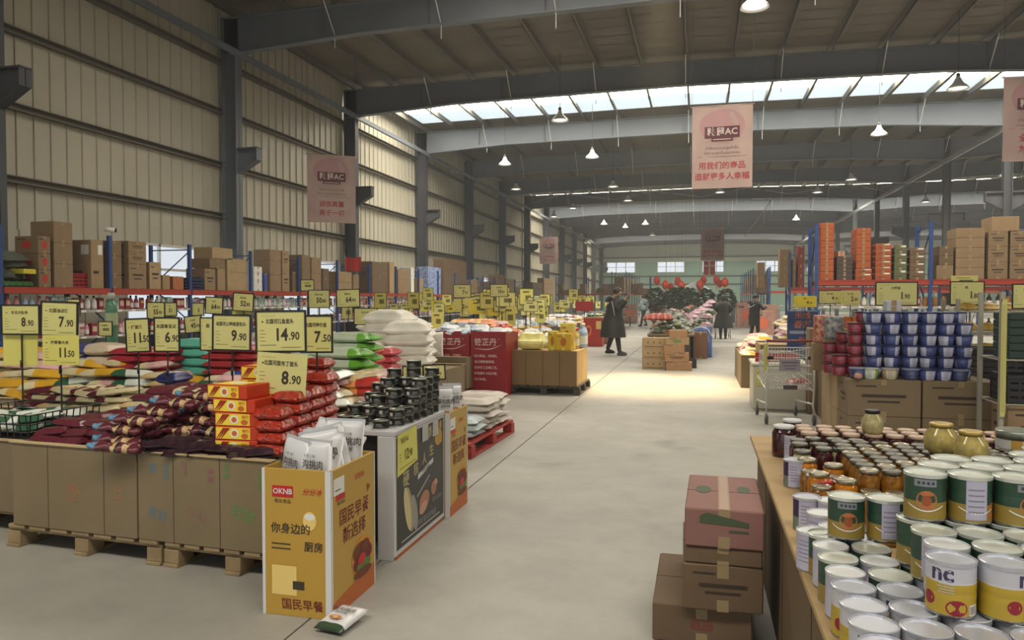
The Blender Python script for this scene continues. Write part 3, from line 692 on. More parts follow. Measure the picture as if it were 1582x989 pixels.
# yellow-and-orange printed gift boxes stacked at the bin's right end
def gift_box():
    w, d, h = .27, .2, .075; o = thing('food_box', None, 'food box'); o['category'] = 'food box'
    mb = MB().bbox(-w / 2, -d / 2, 0, w / 2, d / 2, h, .004, 0)
    e = -d / 2 - .001
    mb.rect(-w * .47, h * .08, w * .30, h * .92, e, 1); mb.disc(-w * .05, h * .5, w * .10, h * .33, e - .001, 2, 16); mb.disc(w * .18, h * .32, w * .08, h * .2, e - .001, 3, 12)
    for k in range(3): mb.add([(-w * (.46 - .05 * k), e - .001, h * .12), (-w * (.44 - .05 * k), e - .001, h * .12), (-w * (.28 - .05 * k) + .01, e - .001, h * .88), (-w * (.31 - .05 * k), e - .001, h * .88)], [(0, 1, 2, 3)], 4)
    mb.text('锅巴', w * .2, h * .68, .022, e - .0015, 0); mb.disc(-w * .05, h * .5, w * .06, h * .2, e - .002, 3, 12)
    M = T((0, 0, h + .001)) @ R(-PI / 2, 'X'); mb.rect(-w * .4, -d * .4, w * .3, d * .4, 0, 1, M); mb.disc(0, 0, .05, .05, -.001, 2, 16, M)
    mb.build('carton', [mat('#c03a1c', .4), mat('#ecd040', .4), mat('#e8e2d0', .4), mat('#c8642a', .4), mat('#9c2c18', .4)], o)
    MB().bbox(-w / 2 - .002, -d / 2 + .01, .004, -w / 2 + .02, d / 2 - .01, h - .004, .002).build('end_flap', [mat('#b02a14', .35)], o)
    return o
for i, (x, y, z, rz_) in enumerate([(-3.22, 3.56, .665, .10), (-3.27, 3.62, .72, .2), (-3.20, 3.66, .765, .12), (-3.17, 3.78, .80, .25), (-3.08, 3.86, .845, .2), (-3.0, 3.98, .875, .15), (-3.16, 3.47, .645, .35)]):
    PK['roll'].place((x, y, z), (0, .12, rz_), 'blue-ended maroon pouch hanging over the bin rim, %s from the front' % ORD[i], 'blue-ended pouches at the rim', (.85, .95, .95))
PG = Proto(gift_box); z = .65; rnd = random.Random(5)
for k in range(5):
    PG.place((-2.46 + (.0 if k < 4 else -.05) + rnd.uniform(-.008, .008), 3.67, z), rnd.uniform(-.10, .04) - (.1 if k == 4 else 0), 'yellow and orange food box, %s from the bottom of the front stack' % ORD[k], 'yellow and orange food boxes'); z += .0755
z = .65
for k in range(6):
    PG.place((-2.50, 3.98, z), -.05 + rnd.uniform(-.05, .05), 'yellow and orange food box, %s from the bottom of the second stack' % ORD[k], 'yellow and orange food boxes'); z += .0755
rw = mat('#932a1a', .3, noise=.35, scale=22, bump=.6)
PR = Proto(lambda: (lambda o: (o.__setitem__('category', 'food pack'), o)[1])(MB().pillow(.085, .08, .066, 0, None, 12, 10, 9, 3, .05, .45).build('wrapped_pack', [rw])))
for i, (x, y, n) in enumerate([(-2.245, 3.62, 4), (-2.25, 3.80, 5), (-2.26, 3.98, 5), (-2.27, 4.17, 6), (-2.44, 4.22, 6), (-2.62, 4.3, 6), (-2.42, 4.42, 7)]):
    for k in range(n): PR.place((x + rnd.uniform(-.006, .006), y + rnd.uniform(-.006, .006), .648 + .0665 * k), rnd.uniform(-.05, .05), 'glossy orange-red wrapped pack, %s up in the %s column back' % (ORD[k], ORD[i]), 'orange-red wrapped packs')
# ================================================================ yellow promotional stands and the black can display
yel = mat('#b3903c', .4); yel2 = mat('#d9b02f', .4); dred = mat('#6b1420', .5); lred = mat('#b81f24', .45); ltan = mat('#d8bf94', .5); offw = mat('#cfcfd2', .4); brw = mat('#6b3a22', .6); grs = mat('#5a7a3a', .6); dblk = mat('#1b1d1d', .35)
def burger(mb, M, cx, cz, s, y):
    """printed bread-and-meat picture: overlapping flat discs"""
    for (dx, dz, rx, rz, c) in ((0, 0, .5, .42, 6), (-.1, .12, .36, .2, 7), (.16, .02, .3, .2, 3), (-.18, -.12, .26, .16, 3), (.05, -.2, .34, .12, 8), (.12, .2, .2, .12, 7), (-.05, -.05, .18, .12, 2), (.0, -.34, .42, .1, 7)):
        mb.disc(cx + dx * s, cz + dz * s, rx * s, rz * s, y, c, 14, M); y -= .0004
def promo(label, x0, y0, x1, y1, z1, orange_base=True):
    t = thing('promotional_stand', label, 'display stand', (x0, y0, 0)); w, d = x1 - x0, y1 - y0
    mats = [yel, offw, lred, dred, ink, ltan, mat('#c8882c', .5), brw, grs, mat('#b4602c', .5), white, mat('#e0c476', .5)]
    for nm, M, L in (('front_panel', None, w), ('side_panel', T((w, 0, 0)) @ R(PI / 2), d)):
        mb = MB(); mb.bbox(0, 0, 0, L, .012, z1, .002, 0, M); e = -.0008
        mb.rect(0, 0, .016, z1, e, 1, M); mb.rect(L - (.03 if nm == 'front_panel' else .012), 0, L, z1, e, 1, M)
        c = L / 2
        if nm == 'front_panel':
            mb.bbox(c - .125, -.002, z1 - .135, c - .015, 0, z1 - .08, .001, 2, M); mb.text('OKNB', c - .07, z1 - .108, .036, e - .0016, 1, M, .02)
            mb.text('哪女食品', c - .07, z1 - .155, .022, e - .001, 4, M); mb.text('分分冰', c + .085, z1 - .105, .034, e - .001, 2, M, .01, skew=.3)
            mb.text('你身边的', c - .03, z1 - .285, .052, e - .001, 4, M, .012); mb.text('厨房', c + .09, z1 - .365, .05, e - .001, 4, M, .012)
            for k in range(2): mb.rect(c - .13, z1 - .36 - .022 * k, c - .03, z1 - .354 - .022 * k, e - .001, 4, M)
            mb.disc(c + .07, z1 - .24, .035, .045, e - .0005, 11, 14, M); mb.disc(c + .07, z1 - .22, .028, .016, e - .0009, 10, 12, M)
            mb.rect(.05, .1, c, .24, e - .0005, 11, M); mb.rect(c - .02, .13, c + .04, .17, e - .001, 4, M)
            mb.text('国民早餐', c + .03, .055, .055, e - .001, 3, M, .006, skew=-.1)
        else:
            mb.bbox(.025, -.003, z1 - .125, .13, 0, z1 - .045, .001, 10, M); mb.rect(.035, z1 - .105, .09, z1 - .1, e - .003, 4, M)
            mb.text('分分冰', L * .62, z1 - .085, .035, e - .001, 2, M, .01, skew=.2); mb.bbox(.05, -.002, z1 - .155, .14, 0, z1 - .128, .001, 2, M); mb.text('哪女食品', .1, z1 - .17, .02, e - .001, 4, M)
            mb.text('国民早餐', L * .5, z1 - .25, .085, e - .001, 3, M, .008, sx=.95); mb.text('新选择', L * .5, z1 - .345, .085, e - .001, 3, M, .008, sx=1.0)
            for k in range(3): a = .6 + .5 * k; mb.add([(L * .8, e - .001, z1 - .19), (L * .8 + .04 * math.cos(a), e - .001, z1 - .19 + .04 * math.sin(a)), (L * .8 + .04 * math.cos(a + .15), e - .001, z1 - .185 + .04 * math.sin(a + .15))], [(0, 1, 2)], 4, M)
            if orange_base: mb.add([(.012, e - .0003, 0), (L - .012, e - .0003, 0), (L - .012, e - .0003, .12), (.012, e - .0003, .07)], [(0, 1, 2, 3)], 9, M)
            burger(mb, M, L * .68, .2, .24, e - .0008)
        mb.build(nm, mats, t)
    mb = MB(); mb.box(0, .012, 0, .012, d, z1); mb.box(0, d - .012, 0, w, d, z1); mb.build('back_panel', [yel], t)
    mb = MB(); mb.box(.012, .012, z1 - .12, w - .012, d - .012, z1 - .11); mb.build('tray', [white], t)
    return t
promo('yellow food stand with dark red lettering, nearest the viewer', -2.01, 3.12, -1.65, 3.60, .70)
promo('yellow food stand with dark red lettering, behind the black can display', -2.05, 4.80, -1.65, 5.22, .72)
# white stand-up pouches with green bases
def sup():
    o = thing('snack_pouch', None, 'pouch'); o['category'] = 'pouch'; M = R(PI / 2, 'X') @ T((0, .11, -.02))
    body = MB().pillow(.075, .11, .045, 0, M, 12, 12, 5, 4, .04, .4, mf=lambda u, v: 1 if v < .14 else 0, pinch=.02)
    body.build('pouch', [mat('#cfd0d6', .3, noise=.03, scale=14), mat('#2f4632', .35)], o)
    mb = MB(); e = -.033
    mb.text('隔沟挑肉', 0, .135, .034, e, 0, None, .012, sx=.95); mb.text('七零八味', 0, .165, .013, e, 0); mb.text('营养早餐', 0, .108, .017, e, 0, None, .005)
    for (dx, rx, rz, c) in ((0, .035, .017, 1), (-.012, .012, .01, 2), (.014, .01, .009, 2), (0, .02, .006, 3)): mb.disc(dx, .065, rx, rz, e - .0004 * (c + 1), c, 12)
    mb.build('pouch_print', [ink, mat('#c98a4a', .5), brw, ltan], o)
    mb = MB(); mb.box(-.073, -.004, .205, .073, .004, .222); mb.build('seal_strip', [mat('#b4b6bc', .35)], o)
    return o
PS = Proto(sup); rnd = random.Random(9)
L_ = ['leaning at the front left corner', 'second along the front', 'upright at the front right corner', 'tilted behind the front row', 'leaning right over the rim', 'at the back left', 'lying flat at the back', 'upright at the far right', 'tipped sideways in the middle']
for i, (x, y, z, rz, rx, ry) in enumerate([(-1.91, 3.22, .53, -.5, -.1, .05), (-1.78, 3.20, .53, -.22, -.05, .0), (-1.84, 3.33, .55, .1, -.2, .1), (-1.87, 3.34, .56, -.2, -.35, -.15), (-1.80, 3.37, .55, .35, -.05, -.16), (-1.93, 3.43, .60, -.3, -.5, .1), (-1.82, 3.46, .64, .2, -1.2, .1), (-1.79, 3.50, .58, .5, -.1, .08), (-1.78, 3.43, .56, .2, -.2, -.3)]):
    PS.place((x, y, z), (rx, ry, rz), 'white green-based pouch in the near yellow stand, ' + L_[i], 'white pouches in the yellow stands', 1.35)
for i, y in enumerate((4.87, 4.97, 5.07, 5.14)):
    PS.place((-1.72 - .03 * (i % 2), y, .63), (-.08, .06, .95), 'white green-based pouch in the far yellow stand, %s back' % ORD[i], 'white pouches in the yellow stands', 1.15)
PS.place((-1.60, 2.98, .022), (-1.5, 0, -.15), 'white pouch fallen flat on the floor before the yellow stand', 'white pouches in the yellow stands')
# black poster display table
t = thing('display_table', 'white-topped display table with a black can poster on its side', 'display table', (0, 0, 0))
x0, x1, y0, y1, zt = -2.18, -1.68, 3.92, 4.77, .745
MB().bbox(x0, y0, zt - .03, x1 + .01, y1, zt, .004).build('table_top', [mat('#b4b4b8', .5)], t)
mb = MB(); mb.bbox(x0 + .03, y0 + .02, .02, x0 + .07, y1 - .02, zt - .03, .003); mb.build('inner_support', [black], t)
mb = MB(); mb.bbox(x1 - .10, y0, .0, x1 - .005, y0 + .03, zt - .03, .003); mb.build('corner_post', [mat('#b9bac0', .5)], t)
mb = MB(); mb.box(x0 + .02, y0 + .04, .1, x1 - .1, y0 + .06, zt - .03); mb.build('front_panel', [black], t)
M = T((x1, y0, 0)) @ R(PI / 2); L = y1 - y0; e = -.006
mb = MB(); mb.bbox(0, -.004, .02, L, .006, zt - .03, .002, 1, M); mb.rect(.03, .05, L - .02, zt - .045, e, 0, M)
mb.text('硬', .17, .43, .10, e - .001, 2, M, .01); mb.text('核', .33, .455, .085, e - .001, 2, M, .01); mb.text('人', .47, .49, .08, e - .001, 2, M, .01); mb.text('生', .60, .52, .08, e - .001, 2, M, .01); mb.text('质', .58, .64, .075, e - .001, 2, M, .01)
mb.add([(.36, e - .001, .385), (.63, e - .001, .44), (.63, e - .001, .47), (.36, e - .001, .415)], [(0, 1, 2, 3)], 1, M); mb.text('超值大罐装', .5, .428, .03, e - .002, 0, M)
# printed can and meat picture
def blob(cx, cz, rx, rz, c, yy, rot=0, n=18): mb.disc(0, 0, rx, rz, 0, c, n, M @ T((cx, yy, cz)) @ R(rot, 'Y'))
blob(.22, .24, .055, .15, 5, e - .001, -.3); blob(.19, .25, .045, .145, 3, e - .0015, -.3); blob(.30, .2, .05, .12, 6, e - .0008, -.3)
blob(.47, .23, .09, .06, 4, e - .001, -.2); blob(.45, .19, .07, .035, 7, e - .0014, -.2); blob(.64, .27, .05, .045, 4, e - .001, .3); blob(.68, .30, .03, .02, 7, e - .0014, .3)
mb.add([(.34, e - .001, .29), (.56, e - .001, .38), (.57, e - .001, .365), (.35, e - .001, .275)], [(0, 1, 2, 3)], 6, M)
mb.disc(.73, .59, .07, .06, e - .001, 8, 12, M); mb.disc(.70, .65, .03, .03, e - .001, 8, 10, M); mb.disc(.77, .66, .025, .03, e - .001, 8, 10, M); mb.rect(.69, .54, .80, .60, e - .0012, 8, M)
mb.text('营养又美味', .70, .19, .035, e - .001, 6, M); mb.text('开罐即食好味道', .52, .11, .045, e - .001, 6, M, .01); mb.rect(.1, .075, .75, .082, e - .001, 1, M)
mb.build('poster_panel', [dblk, mat('#c4c5ca', .5), mat('#b9ae7c', .5), mat('#c5b98c', .5), mat('#a9735c', .5), mat('#9a926c', .4), mat('#8d8f90', .5), mat('#c09078', .5), mat('#b08a3c', .5)], t)
MB().box(x1 - .02, y0 + .02, 0, x1 + .004, y1 - .02, .02).build('base_rail', [mat('#a4582c', .6)], t)
for k, (a, w_) in enumerate(((.43, .1), (.62, .1))):
    MB().bbox(a, e - .006, zt - .14, a + w_, e - .001, zt - .045, .001, 0, M).build('shelf_label', [mat('#a9aaa8', .4)], t)
cardm_y = mat('#cfcb63', .45); cardm_y2 = mat('#d8d55c', .45)
mb = MB(); mb.add([(.03, e - .004, .475), (.33, e - .012, .52), (.31, e - .012, .735), (.035, e - .004, .715)], [(0, 1, 2, 3)], 0, M)
K = M @ T((.03, e - .012, .478)) @ R(.06 * -1, 'Y')
mb.text('12', .165, .10, .09, 0, 1, K, .01, sx=.75, align='R'); mb.text('90', .175, .095, .065, 0, 1, K, .005, sx=.75, align='L'); mb.text('鲜肉午餐', .11, .19, .03, 0, 1, K, .01, sx=.9); mb.rect(.04, .21, .12, .213, 0, 1, K)
for k in range(3): mb.rect(.02, .12 - .02 * k, .05, .123 - .02 * k, 0, 1, K)
mb.rect(.02, .035, .27, .038, 0, 1, K); mb.build('price_card', [cardm_y, ink], t)
# black food tins
def tin():
    o = MB(); r, h = .050, .049
    o.lathe([(r * .96, 0), (r, .003), (r * .975, .006), (r * .975, h - .006), (r, h - .003), (r * .94, h - .001), (r * .88, h - .004)], 22, 0, mf=lambda a, j: 1 if j in (0, 1, 4, 5) else 0)
    o.patch_cyl(-2.2, -1.75, .010, .030, r * .985, 2); o.patch_cyl(-1.45, -.5, .013, .018, r * .985, 3); o.patch_cyl(-1.35, -.7, .022, .03, r * .985, 3)
    o.patch_cyl(.7, 1.15, .010, .030, r * .985, 2); o.patch_cyl(1.5, 2.5, .016, .024, r * .985, 3)
    o = o.build('tin_can', [dblk, mat('#8f9088', .3, metal=.8), mat('#a9a9a0', .5), mat('#6f706a', .5)]); o['category'] = 'tin'; return o
PT = Proto(tin)
tins = []
TN = [(-1.80, 4.02, 1), (-1.755, 4.14, 2), (-1.74, 4.25, 2), (-1.735, 4.36, 4), (-1.735, 4.47, 5), (-1.735, 4.58, 5), (-1.735, 4.69, 6), (-1.86, 4.20, 2), (-1.85, 4.31, 4), (-1.845, 4.42, 3), (-1.845, 4.53, 5), (-1.845, 4.65, 7),
      (-1.97, 4.10, 1), (-1.965, 4.22, 2), (-1.96, 4.34, 3), (-1.955, 4.46, 5), (-1.955, 4.58, 6), (-2.08, 4.12, 1), (-2.075, 4.24, 2), (-2.07, 4.36, 2), (-2.065, 4.48, 3), (-2.065, 4.6, 4)]
for i, (x, y, n) in enumerate(TN):
    for k in range(n):
        PT.place((x + rnd.uniform(-.006, .006), y + rnd.uniform(-.006, .006), zt + .0005 + .0495 * k), rnd.uniform(-.6, .6), 'flat black food tin, %s up in the %s tin stack' % (ORD[k], ORD[i]), 'black tins on the display table')
# ================================================================ price signs
scream = mat('#cdc883', .4); sy2 = mat('#d2cb6e', .4); sy3 = mat('#dccb45', .4); greyt = mat('#6d6b3e', .5)
BARS = {}
def sign(px, py, w, h, d, big='', small='', head='', yaw=None, bottom=.6, framed=True, m=scream, lean=0, detail=1, label='', group='price signs', pole=True, tiny=''):
    p = PD(px, py, d); W, H = w * d / F, h * d / F
    t = thing('price_sign', label, 'price sign', (p.x, p.y, bottom), (YAW * .6 if yaw is None else yaw)); z = p.z - bottom
    x, zz = W / 2, H / 2; M = T((0, 0, z)) @ R(lean, 'Y')
    mb = MB(); mb.bbox(-x, -.003, -zz, x, .003, zz, .001, 0, M); e = -.0042
    if detail:
        if head: mb.text(head, -W * .02, H * .25, H * .13, e, 1, M, .02, sx=.8 if len(head) > 5 else 1)
        mb.rect(-W * .4, H * .39, -W * .12, H * .395, e, 2, M)
        for k in range(4): mb.rect(-W * .44, H * (.02 - .09 * k), -W * (.34 - .03 * (k % 2)), H * (.032 - .09 * k), e, 2, M)
        mb.rect(-W * .44, -H * .36, -W * .1, -H * .345, e, 2, M); mb.rect(W * .0, -H * .42, W * .42, -H * .405, e, 2, M)
        mb.rect(-W * .4, H * .235, -W * .36, H * .265, e, 1, M)
    if big:
        mb.text(big, W * .15, -H * .10, H * .44, e, 1, M, .03, sx=.80, align='R')
        if small: mb.text(small, W * .17, -H * .13, H * .29, e, 1, M, .02, sx=.80, align='L')
    elif (not detail or tiny) and tiny != 'blank':
        mb.rect(-W * .2, -H * .15, W * .3, H * .05, e, 2, M); mb.rect(-W * .3, H * .2, W * .2, H * .27, e, 2, M)
    mb.build('price_card', [m, ink, greyt], t)
    if framed:
        f = min(.009, W * .05) * (1.15 if detail else 1); mb = MB()
        for (a, b, c, dd) in ((-x - f, -zz - f, x + f, -zz), (-x - f, zz, x + f, zz + f), (-x - f, -zz, -x, zz), (x, -zz, x + f, zz)): mb.box(a, -.007, b, c, .005, dd, 0, M)
        mb.build('frame', [black], t)
    if pole:
        mb = MB(); mb.tube([(0, .006, 0), (0, .006, z)], .006 if detail else .005, 5); mb.build('pole', [black], t)
        mb = MB(); mb.lathe([(.05, 0), (.05, .006), (.012, .012), (.012, .02)], 12); mb.build('base', [black], t)
        if detail: MB().lathe([(.009, z * .45), (.009, z * .45 + .05)], 8).build('height_clamp', [black], t)
    return t
sign(32, 494, 60, 43, 5.2, '8', '.90', '东北大粒米', None, .75, label='leftmost large price sign reading 8.90 in a black frame')
sign(32, 540, 57, 50, 5.23, framed=False, pole=False, m=sy2, detail=0, bottom=.9, tiny='blank', label='blank yellow card hanging under the leftmost price sign') 
sign(92, 493, 57, 50, 5.0, '7', '.90', '北国油皮饼', None, .7, lean=.03, label='large price sign reading 7.90 beside the leftmost one')
sign(94, 541, 60, 46, 4.95, '11', '.50', '四季香大米', None, .7, False, m=sy2, pole=False, label='unframed yellow price card reading 11.50')
sign(213, 518, 36, 49, 5.6, '11', '.50', '好面条', None, .7, lean=-.04, label='narrow price sign reading 11.50 above the red sacks')
sign(258, 517, 38, 50, 5.4, '6', '.90', '北国香豆皮', None, .7, label='price sign reading 6.90 left of the teal sacks')
sign(322, 516, 24, 49, 5.3, '', '', '面', None, .7, label='price sign half hidden behind the 9.90 sign')
sign(358, 514, 58, 52, 5.0, '9', '.90', '北国河山特级面包头', None, .75, lean=.02, label='large price sign reading 9.90')
sign(434, 512, 74, 60, 4.25, '14', '.90', '北国河顶鱼面头', YAW * .9, .66, lean=-.01, label='largest price sign, reading 14.90, over the yellow food boxes')
sign(435, 578, 78, 64, 4.22, '8', '.90', '北国河面布丁面头', YAW * .9, .66, False, lean=.07, pole=False, label='large unframed price card reading 8.90 below the 14.90 sign')
sign(489, 516, 46, 54, 4.6, '7', '.50', '北国河特价面', YAW, .7, label='price sign reading 7.50 tucked behind the 14.90 sign')
sign(241, 480, 27, 24, 8.5, '55', '90', '大米王', None, .8, label='small price sign reading 55.90')
sign(263, 478, 20, 19, 9.2, '31', '', '米', None, .8, label='small price sign reading 31 beside the 55.90 one'); sign(262, 492, 22, 12, 9.25, m=sy2, framed=False, pole=False, bottom=1.1, detail=0, label='small yellow card below the sign reading 31')
sign(306, 478, 18, 18, 9.3, '5', '', '', None, .8, label='small price sign reading 5 before the blue post')
sign(299, 501, 26, 24, 8.2, '45', '90', '大米王', None, .8, lean=-.1, label='tilted small price sign reading 45.90')
sign(331, 472, 26, 24, 8.5, '64', '90', '大米', None, .8, lean=.05, label='small price sign reading 64.90, left of the 52.80 one')
sign(376, 467, 31, 26, 8.0, '52', '80', '花生油', None, .8, lean=.06, label='price sign reading 52.80 before the rack'); sign(374, 486, 31, 12, 8.05, '', '', '', None, 1.1, False, pole=False, detail=0, m=sy2, label='yellow card below the 52.80 sign')
sign(163, 508, 21, 21, 8.2, '', '', '米', None, .8, label='small price sign above the navy rice sacks', tiny='x')
sign(114, 475, 19, 24, 7.5, '', '', '面', None, .8, label='small price sign peeping out right of the 7.90 sign', tiny='x')
sign(475, 441, 20, 16, 11.5, '', '', '', None, .9, detail=0, label='tiny price sign in front of the rack cartons')
sign(493, 462, 32, 26, 10.4, '50', '80', '长粒大米', None, .85, label='price sign reading 50.80')
sign(538, 461, 35, 26, 9.6, '64', '90', '香米王', None, .85, lean=-.03, label='price sign reading 64.90 before the white sacks')
sign(565, 489, 35, 24, 9.5, '49', '90', '东北大米', None, .85, label='price sign reading 49.90 over the white sacks')
sign(714, 450, 26, 19, 12.5, '7', '50', '福字糖果', None, 1.0, label='price sign reading 7.50 above the red bins'); sign(714, 472, 26, 20, 12.52, '2', '50', '糖', None, 1.0, False, m=sy2, pole=False, label='yellow price card reading 2.50 above the red bins')
sign(771, 449, 26, 18, 12.3, '10', '90', '大枣糖果', None, 1.0, label='price sign reading 10.90 above the pink sweets')
sign(638, 577, 30, 20, 6.3, '9', '', '米', None, .6, label='price sign behind the black tins, the left one'); sign(671, 575, 32, 21, 6.2, '9', '.90', '面', None, .6, lean=-.05, label='price sign behind the black tins, the right one reading 9.90')
sign(1244, 466, 34, 17, 11, '4', '.50', '米粉', None, .8, m=sy3, framed=False, label='bright yellow price card reading 4.50'); sign(1283, 459, 34, 19, 10.2, '4', '.50', '酸辣粉丝', None, .8, label='price sign reading 4.50 right of the bright yellow card')
sign(1314, 460, 29, 22, 10.1, '2', '.80', '方便面', None, .8, framed=False, label='pale price card reading 2.80')
sign(1385, 454, 58, 34, 7.9, '1', '.90', '大桶面', .05, .8, label='wide price sign reading 1.90 over the blue tubs')
sign(1494, 453, 46, 34, 8.2, '1', '.80', '面', .05, .8, label='price sign reading 1.80 right of the blue tubs'); sign(1490, 433, 38, 14, 8.5, '', '', '', .05, 1.3, False, pole=False, detail=0, label='yellow card poking out above the 1.80 sign')
sign(1584, 458, 34, 36, 6.9, '1', '', '面', .05, .8, label='price sign cut by the right frame edge')
# the field of small signs down the left side
rnd = random.Random(21); n = 0; FS = []
rows = [(13.6, 470, 5), (15.5, 474, 6), (17.5, 470, 7), (20, 466, 8), (22.5, 462, 9), (25.5, 460, 9), (29, 456, 9), (33, 452, 8), (38, 450, 7)]
def far_sign(W, H, z, m, unfr):
    t = thing('price_sign', None, 'price sign'); t['category'] = 'price sign'; mb = MB(); mb.bbox(-W / 2, -.003, z - H, W / 2, .003, z, .001)
    mb.rect(-W * .1, z - H * .72, W * .32, z - H * .42, -.0045, 1); mb.rect(-W * .3, z - H * .25, W * .2, z - H * .14, -.0045, 1); mb.build('price_card', [m, greyt], t)
    if not unfr:
        mb = MB(); f = .008
        for (a, b, c, dd) in ((-W / 2 - f, z - H - f, W / 2 + f, z - H), (-W / 2 - f, z, W / 2 + f, z + f), (-W / 2 - f, z - H, -W / 2, z), (W / 2, z - H, W / 2 + f, z)): mb.box(a, -.006, b, c, .005, dd)
        mb.build('frame', [black], t)
    MB().tube([(0, .005, 0), (0, .005, z - H)], .006, 5).build('pole', [black], t); MB().lathe([(.05, 0), (.05, .006), (.01, .012)], 10).build('base', [black], t)
    return t
PF = [Proto(lambda: far_sign(.30, .22, .75, scream, False)), Proto(lambda: far_sign(.22, .30, .70, scream, False)), Proto(lambda: far_sign(.30, .22, .62, sy3, True)), Proto(lambda: far_sign(.26, .30, .92, sy2, False)), Proto(lambda: far_sign(.22, .32, .55, sy2, True))]
SHAPE = ['wide', 'upright', 'bright yellow unframed', 'tall-poled', 'low unframed upright']
for r, (Y, py, k) in enumerate(rows):
    for i in range(k):
        x = -3.7 - (Y * .18 + 1.0) * (i + rnd.uniform(.15, .85)) / k; q = rnd.choice((0, 1, 1, 2, 3, 3, 4))
        PF[q].place((x, Y + rnd.uniform(-.6, .6), .70), rnd.uniform(-.25, .6), '%s price sign in the far crowd, %s row, %s along' % (SHAPE[q], ORD[r], ORD[k - 1 - i]), 'price signs crowding the far left islands')

rnd = random.Random(23)
for i in range(48):
    Y = rnd.choice((14.2, 15.8, 17.0, 19.0, 21.2, 24, 27)); px = rnd.uniform(768, 905) if i % 4 else rnd.uniform(640, 760); q = rnd.choice((0, 1, 1, 2, 3, 4, 3)); x = onY(px, 500, Y).x
    if x > -3.5: x = -3.5 - rnd.uniform(0, 1)
    PF[q].place((x, Y, .70), rnd.uniform(-.15, .5), '%s price sign amid the dense middle crowd, %s counted' % (SHAPE[q], orde(i)), 'price signs crowding the far left islands', rnd.uniform(1.0, 1.25))
# ================================================================ left-side islands and stacks
PK['snack'] = Proto(lambda: flat_pack(.16, .11, .09, mat('#cfc6c2', .35, noise=.2, scale=9), mat('#b98a94', .4)))
PK['redb'] = Proto(lambda: flat_pack(.15, .11, .08, mat('#a8322c', .35, noise=.2, scale=9), mat('#cf8a4c', .4)))
PK['tissue'] = Proto(lambda: flat_pack(.18, .12, .11, mat('#c9ccd2', .4, noise=.1, scale=8), mat('#9fb0c8', .4)))
PK['orng'] = Proto(lambda: flat_pack(.16, .11, .08, mat('#c9702c', .35, noise=.2, scale=9), mat('#d8b86c', .4)))
SACK = {}
def sack(col, col2, a=.27, b=.19, h=.12, split=.0, name='rice_sack'):
    key = (col, col2, a, b, h, split)
    if key not in SACK:
        def mk():
            o = MB().pillow(a, b, h * 1.15, 0, None, 16, 12, 4.5, len(SACK) + 3, .05, .42, mf=(lambda u, v: 1 if (split and u > split) or (not split and .3 < u < .7 and .25 < v < .75) else 0), pinch=.06).build(name, [mat(col, .45, noise=.06, scale=9), mat(col2, .45, noise=.06, scale=9)])
            o['category'] = 'sack'; return o
        SACK[key] = Proto(mk)
    return SACK[key]
rs = random.Random(31)
def sacks(px, d, zb, n, proto, dz, what, grp, rot=0, X=None, Y=None, jit=.07):
    p = PD(px, 500, d) if X is None else Vector((X, Y, 0))
    for k in range(n):
        w = 'bottom one' if k == 0 else ('top one' if k == n - 1 else ORD[k] + ' up')
        proto.place((p.x + rs.uniform(-.015, .015), p.y + rs.uniform(-.015, .015), zb + dz * k), rot + rs.uniform(-jit, jit), '%s, %s' % (what, w), grp)
island(-5.55, 5.35, -3.75, 6.75, .66, 'bin with navy and red sacks', tan); island(-3.7, 5.35, -2.45, 6.75, .66, 'bin with teal and red sacks', tan)
island(-4.6, 7.1, -3.25, 8.4, .60, 'bin with green-tipped sacks', tan); island(-5.3, 8.8, -4.0, 10.4, .55, 'bin with white sacks', tan)
zs = .62
heap(['yellow', 'yellow', 'cream', 'pink', 'creamtan'], -6.9, 5.1, -5.15, 6.1, .66, 5, 4, 5, .075, 'on the yellow bag heap', .2, 12, .5, .1, 1.25)
heap(['white', 'blue', 'creamtan', 'pink'], -3.9, 4.9, -2.65, 5.75, .66, 5, 4, 4, .06, 'on the pale heap', .2, 14, .6, .1, 1.15)
open_bin(1.35, .62, .0, .64, tan, 'low cardboard bin between the near bins and the sack stacks', (-3.3, 5.05, 0)) 
open_bin(1.35, .62, .0, .64, tan, 'low cardboard bin beside the yellow bags', (-4.7, 5.05, 0), 0)
open_bin(1.7, 1.1, .0, .66, tan, 'cardboard bin under the yellow bags near the rack', (-6.45, 5.6, 0), 0)
heap(['yellow', 'pink', 'creamtan', 'white'], -5.3, 5.1, -4.0, 5.5, .64, 5, 2, 5, .07, 'in the second left row', .3, 17, .5, .08, 1.15)
heap(['cream', 'maroon', 'creamtan', 'cream'], -5.1, 4.5, -4.05, 5.0, .61, 5, 3, 4, .055, 'behind the wire basket', .1, 18, .4, .1, 1.0)
sacks(157, 6.4, zs, 5, sack('#363e72', '#b3a38f', .2, .17, .09, .38), .1, 'beige rice sack with navy print', 'navy-print rice sacks')
put_box(PD(170, 560, 6.15).x, PD(170, 560, 6.15).y, .83 - .0, .22, .15, .10, mat('#c9682a', .5), 0, 5, '#c9682a', 'flat orange carton leaning before the navy-print sacks') if 0 else None
for i, px in enumerate((205, 232, 262)): sacks(px, 6.3, zs, 8, sack('#8f2430', '#b88484', .13, .16, .058), .058, 'red food sack in the %s red column before the rack' % ORD[i], 'red food sacks')
sacks(307, 6.4, zs, 7, sack('#4f9a88', '#a9c4b8', .18, .15, .075), .076, 'teal flour sack', 'teal flour sacks')
for i, px in enumerate((352, 382)): sacks(px, 6.2, zs, 8, sack('#8f2a2e', '#c09890', .15, .16, .062), .062, 'red and white flour sack, %s column right of the teal ones' % ORD[i], 'red and white flour sacks')
